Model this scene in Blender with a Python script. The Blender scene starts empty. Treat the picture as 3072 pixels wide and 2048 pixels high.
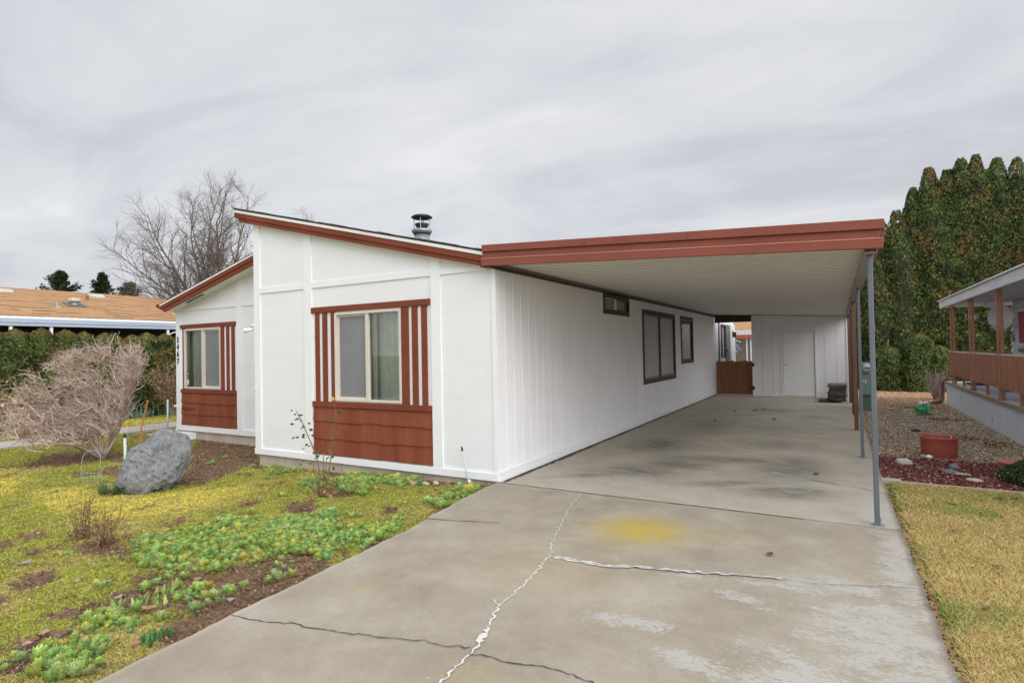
import bpy, math, random
import numpy as np
from mathutils import Vector, Matrix
random.seed(7); RNG = np.random.default_rng(11)
sc = bpy.context.scene
COL = sc.collection
PI = math.pi
ORG = {}

# ------------------------------------------------------------------ helpers
def link(o): COL.objects.link(o); return o
def props(o, label=None, cat=None, group=None, kind=None):
    if label: o['label'] = label
    if cat: o['category'] = cat
    if group: o['group'] = group
    if kind: o['kind'] = kind
    return o
def thing(name, loc, label, cat, group=None, kind=None):
    o = link(bpy.data.objects.new(name, None)); o.location = loc; o.empty_display_size = .2
    ORG[o.name] = Vector(loc)
    return props(o, label, cat, group, kind)
def finish(name, me, m, parent, smooth):
    if m is not None: me.materials.append(m)
    if smooth:
        me.polygons.foreach_set('use_smooth', [True]*len(me.polygons))
    me.update()
    o = link(bpy.data.objects.new(name, me))
    if parent is not None:
        o.parent = parent; ORG[o.name] = ORG[parent.name]
    else: ORG[o.name] = Vector((0,0,0))
    return o
def setorigin(me, loc):
    """world-space mesh data -> local data around loc"""
    n = len(me.vertices); a = np.empty(n*3); me.vertices.foreach_get('co', a)
    a = a.reshape(-1,3) - np.array(loc); me.vertices.foreach_set('co', a.ravel())
class MB:
    def __init__(s): s.v=[]; s.f=[]
    def box(s,x0,x1,y0,y1,z0,z1):
        b=len(s.v)
        s.v += [(x0,y0,z0),(x1,y0,z0),(x1,y1,z0),(x0,y1,z0),(x0,y0,z1),(x1,y0,z1),(x1,y1,z1),(x0,y1,z1)]
        s.f += [(b,b+3,b+2,b+1),(b+4,b+5,b+6,b+7),(b,b+1,b+5,b+4),(b+1,b+2,b+6,b+5),(b+2,b+3,b+7,b+6),(b+3,b,b+4,b+7)]
        return s
    def hexa(s,p):   # 8 points, bottom 4 ccw, top 4 ccw
        b=len(s.v); s.v += [tuple(q) for q in p]
        s.f += [(b,b+3,b+2,b+1),(b+4,b+5,b+6,b+7),(b,b+1,b+5,b+4),(b+1,b+2,b+6,b+5),(b+2,b+3,b+7,b+6),(b+3,b,b+4,b+7)]
        return s
    def prism(s,poly,axis,a0,a1):   # poly = list of 2D in the other two axes (ordered x,y,z)
        b=len(s.v); n=len(poly)
        def mk(p,a):
            if axis=='x': return (a,p[0],p[1])
            if axis=='y': return (p[0],a,p[1])
            return (p[0],p[1],a)
        s.v += [mk(p,a0) for p in poly]+[mk(p,a1) for p in poly]
        s.f.append(tuple(range(b,b+n))); s.f.append(tuple(range(b+2*n-1,b+n-1,-1)))
        for i in range(n):
            j=(i+1)%n; s.f.append((b+i,b+n+i,b+n+j,b+j))
        return s
    def quad(s,a,b_,c,d):
        b=len(s.v); s.v += [tuple(a),tuple(b_),tuple(c),tuple(d)]; s.f.append((b,b+1,b+2,b+3)); return s
    def tube(s,pts,r,n=8,cap=True):
        pts=[Vector(p) for p in pts]; m=len(pts); b=len(s.v)
        rs = r if isinstance(r,(list,tuple)) else [r]*m
        ref=None
        for i,p in enumerate(pts):
            t=(pts[min(i+1,m-1)]-pts[max(i-1,0)]).normalized()
            if ref is None:
                ref = Vector((0,0,1)) if abs(t.z)<.9 else Vector((1,0,0))
                u=t.cross(ref).normalized()
            else:
                u=(u-t*u.dot(t)).normalized()
            w=t.cross(u)
            for k in range(n):
                a=2*PI*k/n; s.v.append(tuple(p+(u*math.cos(a)+w*math.sin(a))*rs[i]))
        for i in range(m-1):
            for k in range(n):
                k2=(k+1)%n; s.f.append((b+i*n+k,b+i*n+k2,b+(i+1)*n+k2,b+(i+1)*n+k))
        if cap:
            s.f.append(tuple(b+k for k in range(n-1,-1,-1))); s.f.append(tuple(b+(m-1)*n+k for k in range(n)))
        return s
    def lathe(s,prof,c,n=20):   # prof = [(r,z)]
        b=len(s.v); m=len(prof)
        for r,z in prof:
            for k in range(n):
                a=2*PI*k/n; s.v.append((c[0]+r*math.cos(a),c[1]+r*math.sin(a),c[2]+z))
        for i in range(m-1):
            for k in range(n):
                k2=(k+1)%n; s.f.append((b+i*n+k,b+i*n+k2,b+(i+1)*n+k2,b+(i+1)*n+k))
        s.f.append(tuple(b+k for k in range(n-1,-1,-1))); s.f.append(tuple(b+(m-1)*n+k for k in range(n)))
        return s
    def ell(s,c,r,nu=16,nv=10,rot=None):
        b=len(s.v)
        R=rot or Matrix.Identity(3)
        for i in range(nv+1):
            th=PI*i/nv
            for k in range(nu):
                a=2*PI*k/nu
                q=R@Vector((r[0]*math.sin(th)*math.cos(a),r[1]*math.sin(th)*math.sin(a),r[2]*math.cos(th)))
                s.v.append((c[0]+q.x,c[1]+q.y,c[2]+q.z))
        for i in range(nv):
            for k in range(nu):
                k2=(k+1)%nu; s.f.append((b+i*nu+k,b+(i+1)*nu+k,b+(i+1)*nu+k2,b+i*nu+k2))
        return s
    def build(s,name,m,parent=None,smooth=False,bevel=0,label=None):
        me=bpy.data.meshes.new(name); o_=ORG[parent.name] if parent is not None else Vector((0,0,0))
        me.from_pydata([(v[0]-o_.x,v[1]-o_.y,v[2]-o_.z) for v in s.v],[],s.f); me.validate()
        o=finish(name,me,m,parent,smooth)
        if bevel:
            bm=o.modifiers.new('bevel','BEVEL'); bm.width=bevel; bm.segments=2; bm.limit_method='ANGLE'
        if label: o['label']=label
        return o
def single(mb,name,m,loc,label,cat,group=None,smooth=False,kind=None,bevel=0):
    """a thing that is one mesh, origin at loc"""
    o=mb.build(name,m,None,smooth,bevel); setorigin(o.data,loc); o.location=loc; ORG[o.name]=Vector(loc)
    return props(o,label,cat,group,kind)
def bulk(name,V,F,m,parent=None,C=None,smooth=False,org=(0,0,0)):
    V=np.asarray(V,dtype=np.float64).reshape(-1,3); F=np.asarray(F,dtype=np.int32)
    if parent is not None: org=tuple(ORG[parent.name])
    V=V-np.array(org)
    me=bpy.data.meshes.new(name); k=F.shape[1]
    me.vertices.add(len(V)); me.vertices.foreach_set('co',V.ravel())
    me.loops.add(F.size); me.loops.foreach_set('vertex_index',F.ravel())
    me.polygons.add(len(F)); me.polygons.foreach_set('loop_start',np.arange(0,F.size,k,dtype=np.int32))
    me.update(calc_edges=True)
    if C is not None:
        a=me.attributes.new('col','FLOAT_COLOR','POINT'); C=np.asarray(C,dtype=np.float64)
        if C.shape[1]==3: C=np.hstack([C,np.ones((len(C),1))])
        a.data.foreach_set('color',C.ravel())
    o=finish(name,me,m,parent,smooth)
    if parent is None: o.location=org; ORG[o.name]=Vector(org)
    return o
_PH=np.random.default_rng(5).uniform(0,2*PI,(8,16)); _DR=np.random.default_rng(6).normal(size=(8,16,3))
_DR/=np.linalg.norm(_DR,axis=2,keepdims=True)
def fn(P,scale,seed=0,oct=1):
    """cheap smooth noise about -1..1 for an (n,3) or (n,2) array"""
    P=np.asarray(P); 
    if P.shape[1]==2: P=np.hstack([P,np.zeros((len(P),1))])
    out=np.zeros(len(P)); amp=1; tot=0
    for o in range(oct):
        s=(seed+o)%8; acc=0
        for k in range(10):
            acc=acc+np.sin(P@_DR[s,k]*scale*(0.6+.09*k)*6.283+_PH[s,k])
        out+=acc/3.2*amp; tot+=amp; amp*=.55; scale*=2.1
    return np.clip(out/tot,-1.3,1.3)
def inpoly(X,Y,poly):
    ins=np.zeros(X.shape,bool); n=len(poly)
    for i in range(n):
        x1,y1=poly[i]; x2,y2=poly[(i+1)%n]
        if y1==y2: continue
        c=((y1>Y)!=(y2>Y))&(X<(x2-x1)*(Y-y1)/(y2-y1)+x1); ins^=c
    return ins
def blur(A,n):
    for _ in range(n):
        B=A.copy(); B[1:]+=A[:-1]; B[:-1]+=A[1:]; B[0]+=A[0]; B[-1]+=A[-1]; B/=3
        A=B.copy(); A[:,1:]+=B[:,:-1]; A[:,:-1]+=B[:,1:]; A[:,0]+=B[:,0]; A[:,-1]+=B[:,-1]; A/=3
    return A

# ------------------------------------------------------------------ materials
def newmat(name):
    m=bpy.data.materials.new(name); m.use_nodes=True; nt=m.node_tree; nt.nodes.clear()
    out=nt.nodes.new('ShaderNodeOutputMaterial'); return m,nt,out
def N(nt,t,**k):
    n=nt.nodes.new(t)
    for a,b in k.items():
        if a in n.inputs.keys(): n.inputs[a].default_value=b
        else: setattr(n,a,b)
    return n
def rgb(c): return (c[0],c[1],c[2],1)
def mat(name,c,rough=.6,c2=None,var=.12,scale=3,detail=4,bump=0,bscale=40,stretch=(1,1,1),metal=0,spec=.5,coat=0,speck=None,obj=False):
    m,nt,out=newmat(name); L=nt.links.new
    b=N(nt,'ShaderNodeBsdfPrincipled'); b.inputs['Roughness'].default_value=rough; b.inputs['Metallic'].default_value=metal
    b.inputs['Specular IOR Level'].default_value=spec; b.inputs['Coat Weight'].default_value=coat
    L(b.outputs[0],out.inputs[0])
    geo=N(nt,'ShaderNodeNewGeometry'); mp=N(nt,'ShaderNodeMapping'); mp.inputs['Scale'].default_value=stretch
    L(geo.outputs['Position'],mp.inputs['Vector'])
    nz=N(nt,'ShaderNodeTexNoise'); nz.inputs['Scale'].default_value=scale; nz.inputs['Detail'].default_value=detail; nz.inputs['Roughness'].default_value=.65
    L(mp.outputs[0],nz.inputs['Vector'])
    rp=N(nt,'ShaderNodeValToRGB'); rp.color_ramp.elements[0].position=.3; rp.color_ramp.elements[1].position=.7
    a=c if c2 is None else c; d=tuple(min(1,x*(1+var)) for x in c) if c2 is None else c2
    a=tuple(x*(1-var) for x in c) if c2 is None else c
    rp.color_ramp.elements[0].color=rgb(a); rp.color_ramp.elements[1].color=rgb(d)
    L(nz.outputs['Fac'],rp.inputs[0]); last=rp.outputs[0]
    if speck:
        n2=N(nt,'ShaderNodeTexNoise'); n2.inputs['Scale'].default_value=speck[1]; n2.inputs['Detail'].default_value=2; L(mp.outputs[0],n2.inputs['Vector'])
        r2=N(nt,'ShaderNodeValToRGB'); r2.color_ramp.elements[0].position=speck[2]; r2.color_ramp.elements[1].position=speck[2]+.06
        L(n2.outputs['Fac'],r2.inputs[0]); mx=N(nt,'ShaderNodeMixRGB'); L(r2.outputs[0],mx.inputs[0]); L(last,mx.inputs[1]); mx.inputs[2].default_value=rgb(speck[0]); last=mx.outputs[0]
    L(last,b.inputs['Base Color'])
    if bump:
        n3=N(nt,'ShaderNodeTexNoise'); n3.inputs['Scale'].default_value=bscale; n3.inputs['Detail'].default_value=3; L(mp.outputs[0],n3.inputs['Vector'])
        bp=N(nt,'ShaderNodeBump'); bp.inputs['Strength'].default_value=bump; bp.inputs['Distance'].default_value=.01
        L(n3.outputs['Fac'],bp.inputs['Height']); L(bp.outputs[0],b.inputs['Normal'])
    return m
def leafmat(name,rough=.65,trans=.2,spec=.25):
    m,nt,out=newmat(name); L=nt.links.new
    at=N(nt,'ShaderNodeAttribute'); at.attribute_name='col'
    b=N(nt,'ShaderNodeBsdfPrincipled'); b.inputs['Roughness'].default_value=rough; b.inputs['Specular IOR Level'].default_value=spec
    L(at.outputs['Color'],b.inputs['Base Color'])
    if trans:
        t=N(nt,'ShaderNodeBsdfTranslucent'); L(at.outputs['Color'],t.inputs['Color'])
        mx=N(nt,'ShaderNodeMixShader'); mx.inputs[0].default_value=trans; L(b.outputs[0],mx.inputs[1]); L(t.outputs[0],mx.inputs[2]); L(mx.outputs[0],out.inputs[0])
    else: L(b.outputs[0],out.inputs[0])
    return m
def glassmat(name,tint=(.75,.82,.8),rough=.02,refl=1.0):
    m,nt,out=newmat(name); L=nt.links.new
    t=N(nt,'ShaderNodeBsdfTransparent'); t.inputs[0].default_value=rgb(tint)
    g=N(nt,'ShaderNodeBsdfGlossy'); g.inputs['Roughness'].default_value=rough; g.inputs['Color'].default_value=(refl,refl,refl,1)
    f=N(nt,'ShaderNodeFresnel'); f.inputs['IOR'].default_value=1.75
    mx=N(nt,'ShaderNodeMixShader'); L(f.outputs[0],mx.inputs[0]); L(t.outputs[0],mx.inputs[1]); L(g.outputs[0],mx.inputs[2]); L(mx.outputs[0],out.inputs[0])
    return m

WHITE=(.77,.775,.785)
m_wall=mat('white_siding_paint',WHITE,.62,var=.035,scale=1.3,bump=.3,bscale=24,stretch=(.55,1,3.2))
m_side=mat('white_grooved_panel_paint',(.77,.765,.78),.6,var=.04,scale=.9,bump=.25,bscale=30,stretch=(1,3,.7))
m_sidegroove=mat('groove_highlight',(.93,.93,.93),.7,var=.03)  # lighter backing colour stands in for highlights along the groove edges
m_trim=mat('white_trim_paint',(.80,.805,.81),.5,var=.025,scale=2.5,bump=.12,bscale=30)
m_found=mat('beige_skirting',(.56,.50,.42),.8,c2=(.40,.33,.26),scale=2.2,detail=6,bump=.2,bscale=30,stretch=(1,1,.35))
m_red=mat('red_brown_paint',(.165,.042,.022),.75,spec=.2,c2=(.22,.060,.033),scale=2,bump=.15,bscale=60)
m_lap=mat('red_brown_shingle_paint',(.180,.043,.022),.8,spec=.2,c2=(.27,.088,.048),scale=1.1,detail=6,bump=.5,bscale=55,stretch=(3,1,.5))
m_fascia=mat('red_metal_fascia',(.205,.062,.040),.6,spec=.25,c2=(.25,.074,.049),scale=2.2,bump=.03,bscale=10)
m_dkbrown=mat('dark_brown_paint',(.050,.026,.018),.55,var=.2,scale=4)
m_drip=mat('white_drip_edge',(.74,.74,.70),.35,var=.06,scale=5)
m_shingle=mat('dark_asphalt_shingle',(.055,.055,.055),.9,var=.4,scale=14,bump=.8,bscale=60)
m_galv=mat('galvanized_steel',(.36,.385,.41),.42,c2=(.25,.27,.29),scale=7,detail=5,metal=.55)
m_blackmetal=mat('black_metal',(.022,.022,.025),.45,var=.3,scale=6)
m_vinyl=mat('almond_vinyl',(.62,.56,.49),.4,var=.05)
m_screen=mat('insect_screen',(.17,.175,.185),.6,c2=(.225,.23,.24),scale=1.6,bump=.1,bscale=300)
m_glass=glassmat('window_glass',(.88,.90,.88))
m_dark=mat('dark_interior',(.05,.05,.05),.9,var=.2)
m_curtain=mat('pale_green_curtain',(.80,.84,.76),.8,var=.1,scale=4)
m_curtain2=mat('warm_grey_curtain',(.85,.83,.78),.8,var=.1,scale=4)
m_black=mat('black_numeral',(.012,.012,.014),.4,var=.1)
m_pan=mat('white_roof_pan',(.86,.85,.80),.45,c2=(.76,.75,.70),scale=.7,detail=4)
m_pan=mat('white_roof_pan',(.88,.87,.82),.45,c2=(.80,.79,.74),scale=.7,detail=4)
nt=m_pan.node_tree; L=nt.links.new; b=[n for n in nt.nodes if n.type=='BSDF_PRINCIPLED'][0]; old=b.inputs['Base Color'].links[0].from_socket
geo=N(nt,'ShaderNodeNewGeometry'); sp=N(nt,'ShaderNodeSeparateXYZ'); L(geo.outputs['Position'],sp.inputs[0])
def mm(op,a,c):
    n=N(nt,'ShaderNodeMath'); n.operation=op
    for i,x in enumerate((a,c)):
        if isinstance(x,(int,float)): n.inputs[i].default_value=x
        else: L(x,n.inputs[i])
    return n.outputs[0]
fr=mm('FRACT',mm('DIVIDE',mm('ADD',sp.outputs[1],15.11),.15),0); seam=mm('MULTIPLY',mm('GREATER_THAN',fr,.60),.62)  # rib recesses coloured dark across their width, standing in for shade with the seams
mx=N(nt,'ShaderNodeMixRGB'); L(seam,mx.inputs[0]); L(old,mx.inputs[1]); mx.inputs[2].default_value=(.33,.31,.27,1); L(mx.outputs[0],b.inputs['Base Color'])
m_pangrey=mat('grey_flashing',(.13,.135,.125),.55,var=.12,scale=3)
m_beam=mat('carport_beam_paint',(.30,.29,.26),.5,var=.1,scale=4)
m_pole=mat('grey_steel_post',(.13,.15,.17),.42,c2=(.14,.165,.19),scale=6,detail=5,metal=.3)
m_polebr=mat('brown_wood_post',(.22,.115,.07),.7,c2=(.10,.055,.035),scale=4,detail=5,stretch=(4,4,.4),bump=.3,bscale=30)
m_cedar=mat('stained_cedar',(.30,.125,.05),.65,c2=(.17,.065,.026),scale=3,detail=6,stretch=(5,5,.35),bump=.4,bscale=30)
m_weather=mat('weathered_plank',(.20,.17,.14),.85,c2=(.105,.088,.072),scale=5,detail=6,stretch=(.6,4,4),bump=.5,bscale=40)
m_plankend=mat('plank_end',(.42,.38,.34),.8,var=.15,scale=10)
m_rubber=mat('black_rubber',(.018,.02,.024),.55,var=.3,scale=10)
m_green=mat('green_enamel',(.16,.30,.22),.4,c2=(.20,.34,.25),scale=4)
m_greendk=mat('green_post_enamel',(.13,.19,.13),.5,var=.15,scale=4)
m_chrome=mat('bright_metal',(.6,.6,.62),.2,var=.05,metal=.9)
m_dial=mat('meter_face',(.55,.56,.58),.3,var=.05)
m_frog=mat('green_plastic',(.035,.42,.17),.35,var=.06,spec=.5)
m_whiteplastic=mat('white_plastic',(.8,.8,.8),.35,var=.03)
m_terra=mat('red_glazed_clay',(.36,.085,.05),.45,c2=(.30,.06,.04),scale=6,bump=.2,bscale=50)
m_terra2=mat('terracotta',(.46,.20,.13),.75,c2=(.36,.15,.10),scale=8,bump=.2,bscale=40)
m_rock=mat('lava_rock',(.125,.13,.135),.9,c2=(.25,.255,.26),scale=9,detail=8,bump=1.0,bscale=38,speck=((.07,.07,.075),30,.63))
m_stone=mat('pale_stone',(.52,.50,.44),.8,c2=(.40,.38,.33),scale=14,bump=.4,bscale=40)
m_stonedk=mat('slate_stone',(.12,.14,.15),.8,c2=(.20,.20,.20),scale=10,bump=.4,bscale=40)
m_wire=mat('green_coated_wire',(.30,.45,.38),.5,var=.1)
m_pvc=mat('pale_pipe',(.40,.52,.49),.45,c2=(.52,.62,.58),scale=6)
m_stakeor=mat('orange_stake',(.42,.15,.045),.6,var=.15,scale=9)
m_bark=mat('grey_bark',(.11,.085,.072),.85,c2=(.16,.125,.105),scale=8,bump=.6,bscale=40,stretch=(2,2,.6))
m_barkbush=mat('pinkish_tan_bark',(.24,.175,.145),.8,c2=(.36,.28,.235),scale=8,detail=5,bump=.4,bscale=40)
m_twigbush=leafmat('tan_twigs',.7,0)
m_leaf=leafmat('leaf_faces',.65,.22)
m_ground_leaf=leafmat('ground_cover_faces',.75,.15,.15)
m_roofor=mat('orange_tan_shingle',(.34,.195,.10),.95,spec=.1,c2=(.45,.285,.165),scale=3.2,detail=7,stretch=(4.5,.6,1),bump=.4,bscale=50)
m_alum=mat('blue_grey_aluminium',(.40,.45,.53),.35,c2=(.33,.38,.46),scale=1,stretch=(1,.2,8))
m_whitemetal=mat('white_metal',(.74,.76,.78),.4,var=.06,scale=2)
m_tanwall=mat('tan_wall',(.42,.35,.27),.8,var=.06)
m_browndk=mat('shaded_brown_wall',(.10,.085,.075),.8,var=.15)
m_nbwall=mat('pale_blue_siding',(.56,.60,.66),.6,var=.05,scale=2)
m_skirt=mat('grey_blue_skirting',(.66,.71,.80),.75,c2=(.58,.62,.70),scale=1.4,detail=5,speck=((.42,.45,.50),6,.66),bump=.3,bscale=30)
m_redwood=mat('redwood_stain',(.46,.215,.135),.65,c2=(.33,.145,.09),scale=4,detail=5,stretch=(4,4,.5),bump=.3,bscale=40)
m_ygwood=mat('mossy_wood_edge',(.32,.25,.11),.8,c2=(.22,.16,.08),scale=5,stretch=(3,.6,3))
m_redcloth=mat('crimson_curtain',(.32,.02,.05),.7,var=.2,scale=6,stretch=(1,6,1))
m_asph=mat('asphalt',(.05,.05,.052),.9,var=.2,scale=20,bump=.3,bscale=90)
m_path=mat('path_concrete',(.46,.43,.40),.85,c2=(.36,.33,.30),scale=3,detail=6,bump=.2,bscale=60)

# ------------------------------------------------------------------ camera
cam=bpy.data.cameras.new('camera'); co=link(bpy.data.objects.new('camera',cam)); sc.camera=co
yaw,pit,rol=0.523892419,0.0163642927,-0.0193107584
cy,sy=math.cos(yaw),math.sin(yaw)
f_=Vector((-sy*math.cos(pit),cy*math.cos(pit),math.sin(pit))); r_=Vector((cy,sy,0)); u_=r_.cross(f_)
r2=r_*math.cos(rol)+u_*math.sin(rol); u2=-r_*math.sin(rol)+u_*math.cos(rol)
CAM=Vector((3.62288603,-5.89654837,1.6))
mt=Matrix(((r2.x,u2.x,-f_.x,CAM.x),(r2.y,u2.y,-f_.y,CAM.y),(r2.z,u2.z,-f_.z,CAM.z),(0,0,0,1)))
co.matrix_world=mt; cam.sensor_width=36; cam.sensor_fit='HORIZONTAL'; cam.lens=1296.8573/2352*36
cam.clip_start=.05; cam.clip_end=2000

ER=Vector((cy,sy,0)); EF=Vector((-sy,cy,0)); EZ=Vector((0,0,1))
# ------------------------------------------------------------------ sky and light
w=bpy.data.worlds.new('World'); sc.world=w; w.use_nodes=True; nt=w.node_tree; nt.nodes.clear(); L=nt.links.new
SUN=Vector((.70,-.50,.62)).normalized()
el=math.asin(SUN.z); az=math.atan2(SUN.x,SUN.y)
out=N(nt,'ShaderNodeOutputWorld')
sky=N(nt,'ShaderNodeTexSky'); sky.sky_type='NISHITA'; sky.sun_disc=False; sky.sun_elevation=el; sky.sun_rotation=az
sky.air_density=1.2; sky.dust_density=3
bg1=N(nt,'ShaderNodeBackground'); bg1.inputs[1].default_value=.06; L(sky.outputs[0],bg1.inputs[0])
tc=N(nt,'ShaderNodeTexCoord'); sep=N(nt,'ShaderNodeSeparateXYZ'); L(tc.outputs['Generated'],sep.inputs[0])
def math_(op,a,b=None,c=None,clamp=False):
    n=N(nt,'ShaderNodeMath'); n.operation=op; n.use_clamp=clamp
    for i,x in enumerate((a,b,c)):
        if x is None: continue
        if isinstance(x,(int,float)): n.inputs[i].default_value=x
        else: L(x,n.inputs[i])
    return n.outputs[0]
zc=math_('MAXIMUM',sep.outputs[2],0.0); den=math_('ADD',zc,.16)
px=math_('DIVIDE',sep.outputs[0],den); py=math_('DIVIDE',sep.outputs[1],den)
cmb=N(nt,'ShaderNodeCombineXYZ'); L(px,cmb.inputs[0]); L(py,cmb.inputs[1])
mp=N(nt,'ShaderNodeMapping'); L(cmb.outputs[0],mp.inputs[0]); mp.inputs['Rotation'].default_value=(0,0,math.radians(-28)); mp.inputs['Scale'].default_value=(.55,1.0,1)
n1=N(nt,'ShaderNodeTexNoise'); n1.inputs['Scale'].default_value=.8; n1.inputs['Detail'].default_value=6; n1.inputs['Roughness'].default_value=.52; n1.inputs['Distortion'].default_value=.5; L(mp.outputs[0],n1.inputs['Vector'])
mp2=N(nt,'ShaderNodeMapping'); L(cmb.outputs[0],mp2.inputs[0]); mp2.inputs['Rotation'].default_value=(0,0,math.radians(-38)); mp2.inputs['Scale'].default_value=(.9,1.9,1)
n2=N(nt,'ShaderNodeTexNoise'); n2.inputs['Scale'].default_value=1.1; n2.inputs['Detail'].default_value=7; n2.inputs['Distortion'].default_value=1.2; n2.inputs['Roughness'].default_value=.6; L(mp2.outputs[0],n2.inputs['Vector'])
sm=math_('MULTIPLY_ADD',n2.outputs['Fac'],.38,math_('MULTIPLY',n1.outputs['Fac'],.78))
rp=N(nt,'ShaderNodeValToRGB'); L(sm,rp.inputs[0]); e=rp.color_ramp.elements
e[0].position=.45; e[0].color=(.54,.555,.60,1); e[1].position=.74; e[1].color=(.81,.82,.83,1)
x=e.new(.55); x.color=(.63,.645,.68,1)
x=e.new(.63); x.color=(.69,.70,.725,1)
# unseen sky brightened overhead, behind and most at right, added to light the carport
g1=math_('ADD',math_('MULTIPLY',math_('MAXIMUM',math_('MULTIPLY',sep.outputs[1],-1.0),0.0),.55),math_('MULTIPLY',math_('MAXIMUM',math_('SUBTRACT',sep.outputs[0],.28),0.0),4.2))
g2=math_('MULTIPLY',math_('MAXIMUM',math_('SUBTRACT',sep.outputs[2],.55),0.0),2.1)
gain=math_('ADD',math_('ADD',g1,g2),1.0)
bg2=N(nt,'ShaderNodeBackground'); L(rp.outputs[0],bg2.inputs[0]); L(gain,bg2.inputs[1])
mx=N(nt,'ShaderNodeMixShader'); mx.inputs[0].default_value=.93; L(bg1.outputs[0],mx.inputs[1]); L(bg2.outputs[0],mx.inputs[2]); L(mx.outputs[0],out.inputs[0])
sl=bpy.data.lights.new('sun','SUN'); sl.energy=1.05; sl.angle=math.radians(45); sl.color=(1,.985,.96)
so=link(bpy.data.objects.new('sun',sl)); so.rotation_euler=SUN.to_track_quat('Z','Y').to_euler(); so.location=(0,-10,12)
sc.view_settings.view_transform='Standard'; sc.view_settings.look='None'; sc.view_settings.gamma=1; sc.view_settings.exposure=.20; sc.cycles.max_bounces=14; sc.cycles.diffuse_bounces=10; sc.cycles.transparent_max_bounces=16; sc.cycles.sample_clamp_indirect=0; sc.view_settings.use_curve_mapping=False

# ------------------------------------------------------------------ ground sheets
def zg(x): return -0.05-.13*np.clip(-np.asarray(x)/4.5,0,1)
def structure(name,mb,m): 
    o=mb.build(name,m); o['kind']='structure'; return o
m_base=mat('far_ground',(.13,.13,.045),.95,c2=(.20,.165,.07),scale=.6,detail=6)
mb=MB(); mb.quad((-300,-300,-.26),(300,-300,-.26),(300,300,-.26),(-300,300,-.26)); structure('ground',mb,m_base)
WEEDS=[[(-1.62,-3.34),(-1.93,-3.16),(-2.08,-2.96),(-2.04,-2.71),(-1.95,-2.57),(-2.0,-2.33),(-1.76,-2.24),(-1.34,-2.07),(-1.03,-1.68),(-.45,-2.21),(-.44,-2.38),(.03,-2.65),(.05,-2.74),(-.22,-2.68),(-.55,-2.59),(-.47,-2.79),(-.44,-3.02),(-.53,-3.16),(-.67,-3.25),(-.82,-3.36),(-1.09,-3.4),(-1.35,-3.41)],
[(-.12,-4.53),(-.29,-4.38),(-.35,-4.26),(-.19,-4.28),(-.19,-4.21),(-.01,-4.23),(.06,-4.38),(.17,-4.5),(.08,-4.6),(-.05,-4.58)],
[(-.54,-4.17),(-.6,-4.09),(-.57,-4.01),(-.38,-4.04),(-.27,-4.13),(-.34,-4.22)],[(-.29,-4.06),(-.29,-3.99),(-.14,-4.03),(-.15,-4.09)],
[(-.43,-3.69),(-.41,-3.55),(-.45,-3.4),(-.28,-3.49),(-.26,-3.64),(-.33,-3.71)],
[(-1.36,-2.24),(-1.34,-1.95),(-.92,-1.87),(-.53,-2.17),(-.34,-2.22),(-.32,-1.83),(-.18,-1.54),(-.03,-1.72),(.06,-2.12),(.14,-2.38),(-.06,-2.64),(-.59,-2.81)],
[(-2.26,-.53),(-2.31,-.05),(-2.08,.25),(-1.69,0),(-1.23,-.25),(-1.17,-.42),(-1.53,-.48),(-1.38,-.91),(-1.73,-.91)],
[(-2.36,-1.02),(-2.82,-.51),(-2.65,-.46),(-1.97,-1.05),(-2.08,-1.15)],
[(-4.1,-.21),(-4.21,.0),(-3.67,.0),(-3.42,-.09),(-3.6,-.31),(-3.86,-.39)],
[(-.21,-.99),(-.35,-.59),(-.35,-.26),(-.15,-.25),(-.06,-.44),(-.05,-.79),(-.02,-1.1),(-.11,-1.1)]]
SINGLES=[(-2.26,-1.33),(-1.59,-1.35),(-.56,-1.1),(-.74,-1.68),(-1.92,-2.02),(-2.36,-3.62),(-1.14,-3.81),(-.7,-3.45),(-.15,-3.51),(-.06,-3.71),(-.27,-2.95),(-.04,-3.01),(-.2,-4.05),(-.15,-3.93),(-.29,-4.61),(-.4,-4.6),(-5.73,.16),(-5.41,-.26),(-4.12,-.58),(-4.55,-.13),(-.82,-3.01),(-.02,-3.18),(-.08,-3.43),(-.01,-3.64),(-.47,-2.44),(-.09,-4.37),(-.18,-4.41)]
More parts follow.
